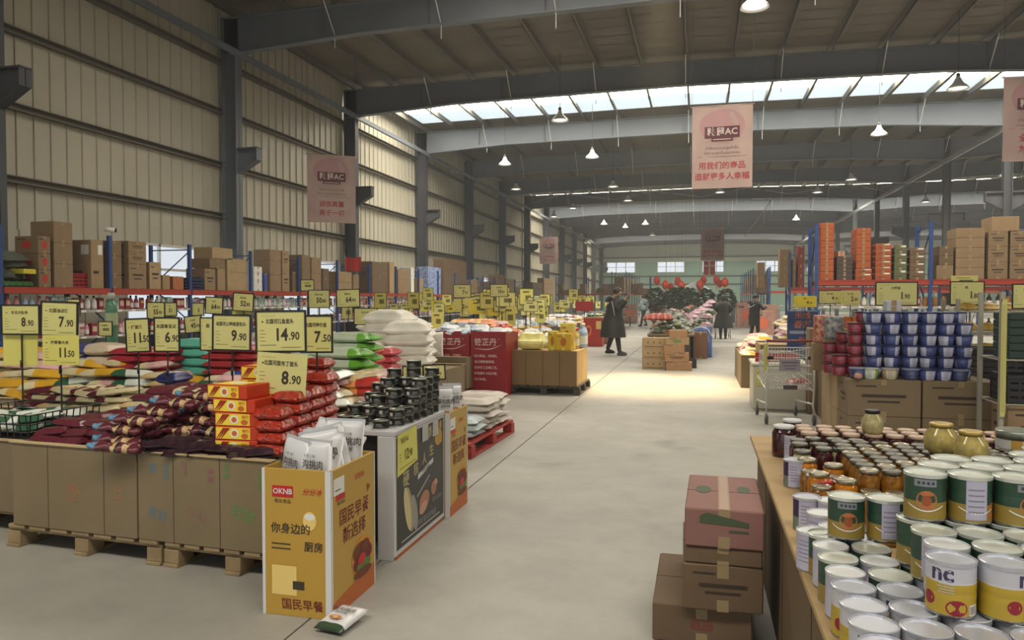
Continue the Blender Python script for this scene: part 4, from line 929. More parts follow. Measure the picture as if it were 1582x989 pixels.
sacks(271, 5.9, zs + .04, 3, sack('#27306e', '#c9cbd6', .09, .12, .08), .085, 'navy bag with white lettering beside the teal sacks', 'navy bags')
o = MB().pillow(.2, .16, .2, 0, None, 16, 12, 2.2, 8, .2, .2).build('plastic_bag', [mat('#b9bcc6', .2, noise=.08, scale=8)]); q = onZ(327, 600, .72); o.location = (q.x, q.y, .74); tag(o, 'crumpled white plastic bag in front of the teal sacks', 'plastic bag')
# green-tipped sacks
def gsack():
    o = MB().pillow(.27, .15, .10, 0, None, 18, 10, 5, 5, .04, .42, mf=lambda u, v: 1 if u > .68 else 0).build('rice_sack', [mat('#a9b5a0', .4, noise=.06, scale=9), mat('#5f9a34', .4)])
    MB().bbox(.255, -.07, .03, .30, .07, .05, .004).build('carry_handle', [mat('#6fb03c', .4)], o)
    MB().bbox(.20, -.03, .098, .245, .03, .102, .001).build('handle_hole', [dkp], o); o['category'] = 'sack'; return o
PGS = Proto(gsack)
for i, (px, d, n, z0) in enumerate(((545, 7.4, 6, .72), (528, 6.9, 4, .62), (480, 7.3, 4, .62), (492, 8.0, 5, .62))):
    p = PD(px, 500, d)
    for k in range(n): PGS.place((p.x + rs.uniform(-.01, .02), p.y, (.575 if d > 6.95 else .655) + .099 * k), rs.uniform(-.1, .1) - .1, 'pale sack with a bright green handled end, %s up in the %s stack' % (ORD[k], ORD[i]), 'green-ended sacks')
heap(['redb', 'creamtan', 'pink'], -3.0, 5.5, -2.5, 6.2, .66, 2, 3, 4, .055, 'left of the black tins', .1, 15, .2, .05, 1.1)
# white sack mountain
ws = sack('#cfcbc0', '#d8d5ca', .29, .21, .175); k = 0
for (px, d, n) in ((505, 9.2, 4), (535, 9.7, 4), (572, 9.0, 4), (603, 9.3, 7), (631, 9.0, 6), (590, 10.0, 6), (628, 9.9, 6), (640, 10.5, 5)):
    k += 1; p = PD(px, 500, d)
    sacks(px, d, .54 if d > 8.9 else .58, max(2, n - 1), ws, .125, 'plump off-white sack, %s pile' % ORD[k - 1], 'off-white rice sacks', rs.uniform(-.3, .3))
island(-3.95, 8.75, -3.3, 10.3, .55, 'bin with the right white sacks', tan)
sacks(593, 8.4, .60, 4, sack('#b04048', '#d9d2c6', .16, .15, .09), .085, 'red-and-white sack at the foot of the white piles', 'red-and-white sacks', 0)
sacks(576, 7.9, .60, 4, sack('#b3281f', '#c94a3a', .07, .14, .1), .1, 'small bright red pack beside the green-ended sacks', 'bright red packs', 0)
# coloured sacks standing in a row behind
cols = ['#c9b9a8', '#b04a3c', '#cfc9a0', '#c9cfa8', '#9fc0b8', '#7a96c4', '#6f8fc8', '#c9a9a4', '#c4453a', '#c9c4bc']
def standing(c):
    M = R(PI / 2, 'X') @ T((0, .2, -.06)); o = MB().pillow(.13, .2, .12, 0, M, 10, 10, 4, 3, .12, .4).build('standing_sack', [mat(c, .45, noise=.12, scale=12)]); o['category'] = 'sack'; return o
island(-5.6, 10.7, -3.4, 12.0, .62, 'bin with coloured standing sacks', tan)
for i, c in enumerate(cols):
    o = standing(c); p = PD(505 + i * 18.5, 500, 11.4); o.location = (p.x, p.y, .60); o.rotation_euler.z = .25; tag(o, '%s coloured sack standing in the row behind the white piles' % ORD[i], 'sack', 'coloured standing sacks')
# bags heaped on the islands further down
k = 0
ISL = [(-5.9, 12.6, -4.1, 13.8, ['snack', 'redb', 'pink', 'orng']), (-4.0, 12.6, -3.2, 13.8, ['redb', 'pink', 'snack', 'pink']), (-7.6, 15.2, -5.6, 16.4, ['tissue', 'snack', 'pink']), (-5.5, 15.2, -3.6, 16.4, ['pink', 'redb', 'snack']), (-8.2, 11.4, -6.0, 12.6, ['tissue', 'snack', 'pink', 'snack']),
       (-8.0, 18.4, -6.0, 19.6, ['snack', 'yellow', 'tissue']), (-5.9, 18.4, -3.7, 19.6, ['yellow', 'yellow', 'tissue', 'pink']), (-6.2, 22, -3.9, 23.2, ['yellow', 'tissue', 'white']), (-6.4, 26, -3.9, 27.4, ['snack', 'green', 'yellow']), (-7.0, 31, -4.0, 32.4, ['snack', 'redb', 'green', 'tissue'])]
WH = ['candy', 'sweets', 'tissue', 'biscuit', 'nappy', 'cereal', 'noodle', 'flour', 'crisps', 'farthest']
for i, (a, b, c, d_, kk) in enumerate(ISL):
    island(a, b, c, d_, .66, 'far left bin with the %s heap' % WH[i], tan)
    heap(kk, a + .15, b + .12, c - .15, d_ - .12, .63, max(3, round((c - a) / .32)), 4, 3 if i < 5 else 2, .09, 'on the %s heap' % WH[i], 0, 40 + i, .8, .15, 1.15, .15)
# ================================================================ red pallet with sacks
pallet(1.1, 1.5, rwood, 'pallet', 'bright red wooden pallet carrying the flour sacks by the aisle', (-2.58, 7.38, 0), -.03)
fs = sack('#b8b0a8', '#a08f8c', .27, .19, .075, name='flour_sack'); fb = sack('#a8b4b8', '#6f94b8', .24, .18, .07, name='flour_sack')
for i, (x, y, n, pr, nm) in enumerate([(-2.3, 6.98, 3, fb, 'pale blue-printed flour sack'), (-2.3, 7.45, 5, fs, 'grey-white flour sack'), (-2.32, 7.9, 5, fs, 'grey-white flour sack'), (-2.85, 7.0, 2, fb, 'pale blue-printed flour sack'), (-2.85, 7.5, 4, fs, 'grey-white flour sack'), (-2.85, 7.92, 4, fs, 'grey-white flour sack')]):
    for k in range(n):
        rx = 0
        pr.place((x + rs.uniform(-.03, .03), y + rs.uniform(-.02, .02), .14 + .063 * k), (rx, 0, PI / 2 * 0 + rs.uniform(-.12, .12)), '%s on the red pallet, %s pile, %s up' % (nm, ORD[i], ORD[k]), 'sacks on the red pallet')
# ================================================================ two dark red bins with white print
crim = mat('#8c1a22', .45, noise=.06, scale=2); wtxt = mat('#cdbcb8', .5)
for i, (xa, xb) in enumerate(((-4.0, -3.44), (-3.43, -2.86))):
    t = thing('red_display_bin', 'dark red display bin with white print, %s of the pair' % ('left', 'right')[i], 'display bin', ((xa + xb) / 2, 11.0, 0)); w = (xb - xa) / 2 - .004
    mb = MB(); mb.bbox(-w, 0, 0, w, .012, 1.0, .003, 0); e = -.0012
    mb.text('铁芷丹', -.04, .83, .12, e, 1, None, .012); mb.text('R', .17, .88, .03, e, 1)
    n = 14; vs = []
    for k in range(n + 1):
        u = k / n; x = -.21 + .42 * u; zc = .735 - .012 * math.sin(u * PI) + .075 * max(0, u - .45) ** 1.6 * 2.2; th = .004 + .010 * math.sin(u * PI); vs += [(x, e, zc - th / 2), (x, e, zc + th / 2)]
    mb.add(vs, [(2 * k, 2 * k + 2, 2 * k + 3, 2 * k + 1) for k in range(n)], 1)
    for k, s in enumerate(('出口储备、无明矾、', '全口感筋道顺滑、', '坚持手工日晒工艺、', '就是要吃大肚纤管、', '珍口味道。')): mb.text(s, -.22, .62 - .09 * k, .045, e, 1, None, .012, align='L')
    mb.build('front_panel', [crim, wtxt], t)
    mb = MB(); mb.box(-w, .012, 0, -w + .01, .8, 1.0); mb.box(w - .01, .012, 0, w, .8, 1.0); mb.box(-w, .79, 0, w, .8, 1.0); mb.build('side_panel', [crim], t)
    MB().box(-w + .01, .012, .93, w - .01, .79, .94).build('tray', [crim], t)
heap(['tissue', 'white', 'tissue'], -3.98, 11.05, -2.9, 11.35, .94, 5, 2, 2, .06, 'along the red bins rim', 0, 71, .4, .1, .9)
heap(['redb', 'orng', 'pink', 'pink', 'redb'], -3.95, 11.35, -2.9, 11.78, .95, 5, 3, 3, .07, 'on the red bins', 0, 72, .7, .1, 1.0)
for i, s in enumerate(('blue', 'tissue')): pass
o = put_box(PD(688, 492, 11.2).x, 11.25, .99, .26, .2, .14, mat('#b9c4cf', .5), 0, 0, '#5a4636', 'pale blue-grey carton lying on the left red bin', name='carton')
# ================================================================ brown bin on dark pallet with yellow packs
pallet(1.15, 1.2, dwood, label='dark wooden pallet under the brown bin by the aisle', loc=(-2.36, 12.0, 0), rot=0)
t = thing('cardboard_bin', 'smooth brown cardboard bin by the aisle, holding yellow packs', 'bin', (-2.37, 11.96, 0))
for k in range(4): MB().bbox(-.54 + .27 * k, -.55, .142, -.275 + .27 * k, -.53, .69, .003).build('front_panel', [mat('#7d6544', .8, noise=.04, scale=3)], t)
for k in range(2): MB().bbox(.52, -.53 + .54 * k, .142, .54, .005 + .54 * k, .69, .003).build('side_panel', [mat('#c0a06c', .8, noise=.04, scale=3)], t)  # aisle side in paler cardboard than the front, lit look put into the colour
MB().box(-.54, .53, .142, .54, .55, .69).build('back_panel', [cardm[0]], t); MB().box(-.54, -.53, .142, -.52, .53, .69).build('side_panel', [cardm[0]], t); MB().box(-.53, -.53, .66, .53, .53, .68).build('lid', [mat('#b59a6c', .7)], t)
def noodle_pack(w, d, h, col, top, name='wrapped_pack', lab='', pos=(0, 0, 0), rot=0):
    M = None; o = MB().pillow(w / 2, d / 2, h * 1.05, 0, None, 14, 12, 8, 5, .06, .5).build(name, [mat(col, .3, noise=.1, scale=14)]); o.location = pos; o.rotation_euler.z = rot
    MB().pillow(w * .35, d * .35, h * .35, 0, T((0, 0, h * .92)), 12, 10, 3, 7, .2, .2).build('crumpled_wrap', [mat(top, .2, noise=.05, scale=20)], o)
    return tag(o, lab, 'pack')
noodle_pack(.42, .36, .26, '#cfc87a', '#c9c9c2', lab='large pale yellow pack under crumpled clear film', pos=(-2.62, 11.75, .69), rot=.05)
noodle_pack(.24, .2, .2, '#c9c3b0', '#cfcfc9', lab='small pale pack right of the large pale yellow one', pos=(-2.42, 12.15, .69), rot=.05)
for i, (x, y, z, w, h, c) in enumerate([(-2.24, 11.62, .69, .15, .30, '#c9b81c'), (-2.06, 11.60, .69, .24, .27, '#cfa81c'), (-2.05, 11.86, .69, .22, .42, '#cfc25c')]):
    o = carton(w, .2, h, [mat(c, .4), mat('#d8cf70', .4), mat('#b8641c', .5), mat('#b8641c', .5), white], 4, 'yellow_pack'); o.location = (x, y, z); tag(o, 'bright yellow pack on the brown aisle bin, %s from the left' % ORD[i], 'pack')
def oil_bottle(col, cap):
    t = thing('oil_bottle', None, 'bottle'); t['category'] = 'bottle'
    MB().lathe([(.055, 0), (.06, .01), (.06, .19), (.05, .23), (.022, .27), (.02, .29)], 16).build('bottle', [mat(col, .15)], t); MB().lathe([(.024, .285), (.024, .32), (.02, .325)], 12).build('cap', [mat(cap, .4)], t)
    MB().lathe([(.0612, .05), (.0612, .16)], 16, cap=False).build('bottle_label', [mat('#cfcfc4', .5)], t)
    mb = MB(); mb.tube([(.02, 0, .27), (.075, 0, .25), (.08, 0, .2), (.058, 0, .17)], .008, 6); mb.build('handle', [mat(col, .2)], t); return t
PO = Proto(lambda: oil_bottle('#b5a468', '#b03028')); PB = Proto(lambda: oil_bottle('#8fa6c4', '#c9ccd0'))
for i in range(3): PO.place((-1.96, 12.06 + .14 * i, .69), 1.2, 'golden oil bottle at the right end of the brown aisle bin, %s back' % ORD[i], 'oil bottles')
for i in range(4): PB.place((-1.88 - .14 * (i % 2), 12.25 + .14 * (i // 2), .69), 1.2, 'pale blue bottle behind the golden oil bottles, %s one' % ORD[i], 'pale blue bottles', 1.25)
# red display box and red signboard farther down
t = thing('red_display_bin', 'bright red display bin with an orange swirl, before the man in the long coat', 'display bin', (-3.25, 23.4, 0)); 
mb = MB(); mb.bbox(-.3, 0, 0, .3, .5, .9, .004, 0); mb.disc(-.14, .5, .1, .17, -.002, 1); mb.disc(-.14, .5, .06, .11, -.003, 0); mb.rect(.1, .55, .26, .8, -.002, 2); mb.build('body', [mat('#a5221c', .45), mat('#cf7a3c', .5), mat('#cfb86c', .5)], t)
MB().bbox(-.31, -.01, .9, .31, .51, .93, .003).build('rim', [mat('#b8a884', .5)], t)
heap(['green', 'creamtan', 'green'], -3.5, 23.45, -3.0, 23.85, .92, 3, 2, 2, .06, 'on the red bin with a swirl', 0, 77, .5, .1, 1.1)
t = thing('red_signboard', 'small red board on a post beside the man in the long coat', 'sign', (-3.7, 24.6, 0)); MB().bbox(-.3, -.01, 1.1, .3, .01, 1.42, .004).build('board', [mat('#a81c24', .4)], t); MB().tube([(0, .015, 0), (0, .015, 1.2)], .015, 6).build('post', [black], t); MB().lathe([(.15, 0), (.15, .02), (.03, .03)], 14).build('foot', [black], t)
# black wire basket at the left frame edge with green-white packs
t = thing('wire_basket', 'black wire basket full of green and white packs at the left edge', 'basket', (-4.45, 4.1, .60)); mb = MB()
for k in range(13): x = -.32 + .64 * k / 12; mb.tube([(x, -.28, 0), (x, -.30, .16)], .004, 4)
for k in range(11): y = -.28 + .56 * k / 10; mb.tube([(.32, y, 0), (.34, y, .16)], .004, 4); mb.tube([(-.32, y, 0), (-.34, y, .16)], .004, 4)
for z in (.0, .05, .1, .16): q = z * .12; mb.tube([(-.32 - q, -.28 - q, z), (.32 + q, -.28 - q, z), (.32 + q, .28 + q, z), (-.32 - q, .28 + q, z)], .005 if z else .004, 4, closed=True)
mb.build('wire_frame', [black], t); MB().box(-.32, -.28, 0, .32, .28, .01).build('bottom', [black], t)
heap(['white', 'green', 'white', 'white'], -4.72, 3.86, -4.2, 4.35, .63, 3, 3, 2, .055, 'in the black wire basket', .2, 81, .5, .05, .9)
# tall green bottle crate beside the rack (mineral water), seen between the signs
t = thing('bottle_tower', 'tall green bottle display between the price signs at left', 'display', (PD(172, 480, 8.6).x, PD(172, 480, 8.6).y, .0)); 
MB().lathe([(.06, 0), (.065, .05), (.065, 1.1), (.07, 1.2), (.06, 1.42), (.03, 1.5)], 18).build('bottle', [mat('#4f7d62', .25, noise=.15, scale=10)], t); MB().lathe([(.04, 1.49), (.04, 1.56), (.03, 1.57)], 14).build('cap', [mat('#a9a9a0', .4)], t); MB().lathe([(.0705, 1.2), (.0655, 1.34)], 18, cap=False).build('bottle_label', [mat('#9aa884', .5)], t)
# ================================================================ right: the table of cans and jars
tcard = mat('#a98f68', .8, noise=.05, scale=2)
t = thing('display_table', 'cardboard-covered display table of cans and jars at the right', 'display table', (0, 0, 0))
MB().bbox(.30, .9, .665, 2.3, 4.62, .69, .004).build('table_top', [tcard], t)
mb = MB(); mb.bbox(.34, .95, 0, .36, 4.58, .665, .003); 
for k in range(4): mb.box(.338, 1.6 + .8 * k, 0, .342, 1.606 + .8 * k, .66, 1)
mb.build('side_panel', [mat('#6b5740', .8), ink], t)
MB().bbox(.36, 4.56, 0, 2.28, 4.58, .665, .003).build('back_panel', [mat('#6b5740', .8)], t)
TZ = .6905
gcan = mat('#2a4636', .4); gold = mat('#8c7636', .35); orf = mat('#a8663c', .45); lidm = mat('#c4c8c2', .28, metal=.35); rimm = mat('#a9aca8', .25, metal=.8); lil = mat('#a9a6bd', .4); ncw = mat('#c2c3cc', .35); ncy = mat('#ae9432', .38); ncp = mat('#3d3558', .5); berry = mat('#8c2230', .45)
def can_body(r, h, mf, mats, n=28):
    mb = MB(); prof = [(r * .97, 0), (r, .003), (r * .985, .006), (r * .985, h * .30), (r * .985, h * .42), (r * .975, h * .44), (r * .985, h * .46), (r * .985, h * .62), (r * .975, h * .64), (r * .985, h * .66), (r * .985, h - .007), (r, h - .004), (r * .99, h)]
    mb.lathe(prof, n, 0, mf=mf, cap=False); mb.lathe([(r * .97, 0), (r * .5, .002)], n, 0, cap=True); return mb
def lid(o, r, h, m):
    MB().lathe([(r * 1.01, h - .008), (r * 1.015, h), (r * .96, h + .0015), (r * .93, h - .003), (r * .5, h - .0028), (r * .1, h - .0028)], 28, smooth=False).build('lid', [m], o)
def can_green(face):
    o = thing('food_can', None, 'can'); o['category'] = 'can'; r, h = .05, .119
    def mf(a, j): return 2 if j in (0, 1, 11) else (1 if j <= 3 else 0)
    mb = can_body(r, h, mf, None); R1 = r * .992; a = -1.75
    if face == 0:
        mb.patch_cyl(a - .45, a + .55, .030, .080, R1, 3, round_=True); mb.patch_cyl(a - .2, a + .28, .040, .068, R1 * 1.004, 4, round_=True); mb.patch_cyl(a - .55, a + .5, .090, .108, R1, 6); [mb.patch_cyl(a - .4 + .22 * k, a - .26 + .22 * k, .095, .103, R1 * 1.003, 0, 2) for k in range(4)]
    else:
        mb.patch_cyl(a - .55, a + .45, .012, .112, R1, 5); 
        for k in range(5): mb.patch_cyl(a - .45, a + .3, .03 + .014 * k, .034 + .014 * k, R1 * 1.003, 6)
        mb.patch_cyl(a + .5, a + 1.3, .012, .055, R1, 3, round_=True)
    n = 12
    for q in range(2):
        vs = []
        for k in range(n + 1):
            an = a - .9 + 1.8 * k / n + q * 2.6; zc = .040 - .014 * math.sin(PI * k / n); vs += [(R1 * math.cos(an), R1 * math.sin(an), zc), (R1 * math.cos(an), R1 * math.sin(an), zc + .003)]
        mb.add(vs, [(2 * k, 2 * k + 2, 2 * k + 3, 2 * k + 1) for k in range(n)], 7)
    mb.build('can_body', [gcan, gold, rimm, orf, mat('#8f4a24', .5), lil, mat('#7d7d8c', .5), white], o); lid(o, r, h, lidm); return o
def can_nc(face):
    o = thing('food_can', None, 'can'); o['category'] = 'can'; r, h = .05, .119
    def mf(a, j): return 3 if j in (0, 1, 11) else (1 if j <= 6 else 0)
    mb = can_body(r, h, mf, None, 32); R1 = r * .992; a = (-2.3, -1.35)[face]
    mb.text_cyl('nc', a, .095, .05, R1, 2, .03)
    for k in range(4): mb.patch_cyl(a - .1 - .1 * (k % 2), a + .5, .072 - .006 * k, .0735 - .006 * k, R1, 0)
    mb.patch_cyl(a + .15, a + 1.05, -.005 + .01, .040, R1, 4, round_=True); mb.patch_cyl(a - .9, a - .3, .02, .05, R1, 4, round_=True)
    mb.patch_cyl(a + 1.15, a + 1.6, .006, .03, R1, 5); 
    for k in range(6): mb.patch_cyl(a + 1.2 + .06 * k, a + 1.23 + .06 * k, .009, .027, R1 * 1.003, 2, 1)
    mb.build('can_body', [ncw, ncy, ncp, rimm, berry, white], o); lid(o, r, h, mat('#b9bcc8', .25, metal=.4)); return o
def can_purple():
    o = thing('food_can', None, 'can'); o['category'] = 'can'; r, h = .047, .118
    def mf(a, j): return 2 if j in (0, 1, 11) else (1 if .55 < a < .78 else (3 if j <= 3 else 0))
    mb = can_body(r, h, mf, None); 
    for k in range(6): mb.patch_cyl(-2.5, -1.9, .03 + .012 * k, .034 + .012 * k, r * .992, 4)
    mb.build('can_body', [mat('#3d2c4c', .4), mat('#b0adc4', .4), rimm, mat('#6f7a68', .4), mat('#8a88a0', .5)], o); lid(o, r, h, mat('#b4b6bf', .3, metal=.3)); return o
def can_white():
    o = thing('food_can', None, 'can'); o['category'] = 'can'; r, h = .047, .118
    mb = can_body(r, h, lambda a, j: 1 if j in (0, 1, 11) else 0, None)
    for k in range(6): mb.patch_cyl(-2.4, -1.2 - .1 * (k % 3), .03 + .012 * k, .033 + .012 * k, r * .992, 2)
    mb.build('can_body', [mat('#b2b0c6', .4), rimm, mat('#8482a0', .5)], o); lid(o, r, h, mat('#cdd0d4', .3, metal=.3)); return o
PC = {'g0': Proto(lambda: can_green(0)), 'g1': Proto(lambda: can_green(1)), 'n0': Proto(lambda: can_nc(0)), 'n1': Proto(lambda: can_nc(1)), 'p': Proto(can_purple), 'w': Proto(can_white)}
PCN = {'g0': 'green fruit can with an orange picture', 'g1': 'green and lilac fruit can', 'n0': 'white and yellow can', 'n1': 'white and yellow can with a berry', 'p': 'dark purple can', 'w': 'pale lilac can'}
rnd = random.Random(51); P_ = .1035
def cans(L, x0, y0, nx, ny, kind, tabl, sh=0):
    for j in range(ny):
        for i in range(nx):
            k = kind(i, j)
            if k: PC[k].place((x0 + P_ * i + sh * j + rnd.uniform(-.0015, .0015), y0 + P_ * j + rnd.uniform(-.0015, .0015), TZ + .1205 * L), rnd.uniform(-.35, .35) + .25, '%s, %s block, %s back, %s across' % (PCN[k], tabl, ORD[j], ORD[i]), 'cans stacked on the right table')
cans(0, .365, 1.50, 6, 4, lambda i, j: 'n' + str((i + j) % 2), 'bottom')
cans(0, .365, 1.92, 3, 5, lambda i, j: ('n0' if j == 0 else ('g1', 'w', 'g0', 'w')[(i + j) % 4]) if i < 2 or j < 2 else None, 'bottom rear')
cans(1, .545, 1.815, 4, 1, lambda i, j: 'n' + str(i % 2), 'second')
cans(1, .565, 1.92, 4, 2, lambda i, j: ('w' if i == 0 and j == 0 else 'g' + str((i + j) % 2)), 'second rear')
cans(1, .42, 2.32, 2, 1, lambda i, j: 'g' + str((i + j) % 2), 'second back')
cans(1, .56, 2.13, 5, 3, lambda i, j: 'g' + str((i + j) % 2), 'second middle', .06)
cans(2, .575, 2.13, 5, 3, lambda i, j: 'g' + str((i + 2 * j) % 2), 'top', .06)
cans(2, .93, 2.44, 4, 2, lambda i, j: 'g0', 'top back', .07)
cans(1, .80, 2.44, 4, 2, lambda i, j: 'g0', 'second far', .07)
cans(0, .57, 2.13, 6, 3, lambda i, j: 'g0', 'bottom middle', .04)
cans(0, .80, 2.44, 5, 2, lambda i, j: 'g0', 'bottom far', .05)
for (px, py, k, nm) in ((1228, 709, 'p', 'half lilac half purple can at the table edge'), (1247, 766, 'p', 'dark purple can nearest the table edge'), (1270, 791, 'w', 'white-lidded lilac can below the purple one'), (1285, 772, 'w', 'small lilac can beside the red-lidded jar'), (1225, 672, 'w', 'white-lidded can behind the half purple one'), (1256, 818, 'w', 'pale can third from the table corner'), (1290, 812, 'w', 'pale can left of the green fruit can')):
    p = onZ(px, py, TZ + .119); PC[k].place((p.x, p.y, TZ), rnd.uniform(-.5, .5), nm, 'loose cans by the jars')
# jars
amber = mat('#7d5218', .12, noise=.35, scale=30, coat=.4); amber2 = mat('#a8660f', .12, noise=.25, scale=25, coat=.4); dkj = mat('#3a141a', .12, coat=.4); palej = mat('#a39a70', .12, noise=.2, scale=30, coat=.4)
def jar(r, h, body, lidc, name='glass_jar'):
    o = thing(name, None, 'jar'); o['category'] = 'jar'
    MB().lathe([(r * .8, 0), (r * .97, .006), (r, .015), (r, h * .74), (r * .93, h * .82), (r * .82, h * .87), (r * .82, h * .9)], 18).build('glass_body', [body], o)
    MB().lathe([(r * .9, h - .014), (r * .93, h - .011), (r * .93, h - .003), (r * .86, h + .001), (r * .7, h), (r * .66, h - .0015)], 18).build('lid', [lidc], o); return o
lidk = mat('#6a6760', .3, metal=.7); lids = mat('#a19a88', .25, metal=.8); lidt = mat('#a98f7c', .35, metal=.2)
PJ = {'a': Proto(lambda: jar(.039, .155, amber, lids)), 'd': Proto(lambda: jar(.039, .155, dkj, lidk)), 's': Proto(lambda: jar(.040, .095, amber, lids)), 'o': Proto(lambda: jar(.042, .125, amber2, lids)), 't': Proto(lambda: jar(.043, .165, dkj, lidt)), 'p': Proto(lambda: jar(.04, .14, palej, lidk)), 'k': Proto(lambda: jar(.039, .155, amber, lidk))}
PJN = {'a': 'tall amber jar with a steel lid', 'd': 'tall dark jar', 's': 'short amber jar with a steel lid', 'o': 'orange-brown jar', 't': 'dark jar with a pinkish lid', 'p': 'pale pickle jar', 'k': 'tall amber jar with a dark lid'}
def jars(k, x0, y0, nx, ny, P, where):
    for j in range(ny):
        for i in range(nx):
            q = k(i, j) if callable(k) else k
            if q: PJ[q].place((x0 + P * i + rnd.uniform(-.006, .006), y0 + P * j + rnd.uniform(-.006, .006), TZ), rnd.uniform(0, 6), '%s %s, %s row, %s along' % (PJN[q], where, ORD[j], ORD[i]), 'jars on the right table')
jars(lambda i, j: 's', .62, 2.66, 8, 5, .084, 'in the front block')
jars(lambda i, j: ('s', 'o', 's')[(i + j) % 3], .46, 3.04, 2, 5, .088, 'near the edge')
jars(lambda i, j: 'k' if (i * 3 + j) % 4 else 'a', .64, 3.10, 12, 8, .083, 'in the tall block')
jars('t', .52, 3.84, 11, 3, .095, 'in the rear row'); jars(lambda i, j: ('p', 'd', 'd')[(i + j) % 3], .45, 3.50, 3, 3, .09, 'left of the tall block')
o = jar(.039, .10, amber2, mat('#b0303a', .35)); p = onZ(1272, 741, TZ + .10); o.location = (p.x, p.y, TZ); tag(o, 'orange jar with a red lid among the purple cans', 'jar')
for i, (px, py, r, h) in enumerate(((1211, 657, .058, .16), (1224, 648, .055, .16))):
    o = jar(r, h, dkj, mat('#b9bcc0', .35), 'jam_tub'); p = onZ(px, py, TZ + h); o.location = (p.x, p.y, TZ); tag(o, ('big dark jar with a white lid at the far table corner', 'second big dark jar with a white lid behind the corner one')[i], 'jar')
jars('d', .52, 3.74, 3, 1, .1, 'behind the corner')
def round_jar(r, h, body, lidc, label, x, y, z):
    o = thing('round_jar', label, 'jar', (x, y, z)); MB().lathe([(r * .6, 0), (r * .9, h * .12), (r, h * .4), (r * .92, h * .65), (r * .62, h * .84), (r * .60, h * .9)], 24).build('glass_body', [body], o); MB().lathe([(r * .66, h * .86), (r * .68, h * .98), (r * .6, h)], 20).build('lid', [lidc], o)
p = onZ(1348, 633, TZ + .277); round_jar(.05, .12, palej, black, 'round pale pickle jar with a black cap on the far jars', p.x, p.y, TZ + .157)
for i, (px, py) in enumerate(((1454, 653), (1500, 665))):
    p = onZ(px, py, TZ + .287); round_jar((.067, .065)[i], .13, mat('#a39358', .12, noise=.25, scale=24, coat=.5), mat('#b39a5c', .3, metal=.4), 'squat yellow pickle jar with a gold lid, %s' % ('the left one', 'the right one')[i], p.x, p.y, TZ + .157)
p = PD(1572, 700, 3.3); t = thing('sweet_tin', 'tall white tin with a gold badge at the right frame edge', 'tin', (p.x, p.y, TZ)); r = .085
MB().lathe([(r * .96, 0), (r, .006), (r, .20), (r * .96, .21)], 30).build('tin_body', [mat('#aeacae', .4)], t); mb = MB(); a = -1.95
mb.patch_cyl(a - .5, a + .5, .03, .14, r * 1.003, 0, round_=True); mb.patch_cyl(a - .42, a + .42, .038, .132, r * 1.006, 1, round_=True); mb.patch_cyl(a - .25, a + .25, .155, .195, r * 1.004, 2); mb.patch_cyl(a - .25, a + .25, .085, .092, r * 1.012, 0); mb.build('badge', [mat('#8a8288', .5), mat('#b4b2b4', .5), mat('#b08a3c', .4)], t)
MB().lathe([(r * 1.03, .195), (r * 1.04, .225), (r, .23)], 30).build('lid', [mat('#8f958e', .25, metal=.6)], t)
# ---- stack of cartons in the foreground
mcard = mat('#86605a', .75, noise=.04, scale=3)
z = 0; BX = [(.02, 3.62, .42, .66, .17, 4, 0, 'widest brown carton at the foot of the foreground stack', 3), (.10, 3.56, .33, .62, .20, 4, .02, 'brown carton with red print, second up in the foreground stack', 1), (.115, 3.55, .32, .60, .075, 4, -.03, 'flat worn carton just under the maroon one', 0)]
for i, (x, y, w, d, h, c, rz_, lab, st) in enumerate(BX):
    put_box(x, y, z, w, d, h - .002, c, rz_, st, '#8a3a34', lab); z += h
o = put_box(.115, 3.55, z, .325, .62, .165, mcard, -.02, 0, '#3d4a38', 'maroon carton with green leaf print topping the foreground stack')
dg = mat('#45523c', .7)
mb = MB(); M = T((0, 0, .1665)) @ R(-PI / 2, 'X')
mb.disc(-.09, .02, .035, .07, 0, 0, 12, M); mb.disc(.09, .05, .03, .06, 0, 0, 12, M); mb.box(-.018, -.0005, -.31, .018, .0005, .31, 1, M)
mb.add([(-.10, -.312, .135), (.10, -.312, .115), (.10, -.312, .095), (-.10, -.312, .105), (-.07, -.312, .15)], [(0, 3, 2, 1, 4)], 0); mb.rect(.02, .07, .1, .08, -.312, 0)
q = mb.build('leaf_print', [dg, mat('#a5897a', .4)], o)
# ================================================================ cartons with noodle tubs
cb = mat('#7b6a52', .8, noise=.04, scale=3); cbd = mat('#a89270', .8, noise=.04, scale=3)
CX0 = 1.40; xs_ = [1.40, 2.07, 2.74]
for lv, (z0, h) in enumerate(((0, .36), (.361, .36))):
    for i in range(2):
        o = put_box((xs_[i] + xs_[i + 1]) / 2, 8.02, z0, .655, .40, h - .001, cb, 0, 1, '#5a4636', '%s front carton in the %s layer under the noodle tubs' % (('left', 'right')[i], ('bottom', 'top')[lv]))
    for k in range(3): put_box(1.55, 8.42 + .33 * k, z0, .33, .31, h - .001, cbd, 0, 0, '#5a4636', 'carton end facing the aisle, %s back, %s layer' % (ORD[k], ('bottom', 'top')[lv]))
    for k in range(2): put_box(2.22, 8.45 + .42 * k, z0, .96, .40, h - .001, cb, 0, 0, '#5a4636', 'rear carton hidden behind the front ones, %s back, %s layer' % (ORD[k], ('bottom', 'top')[lv]))
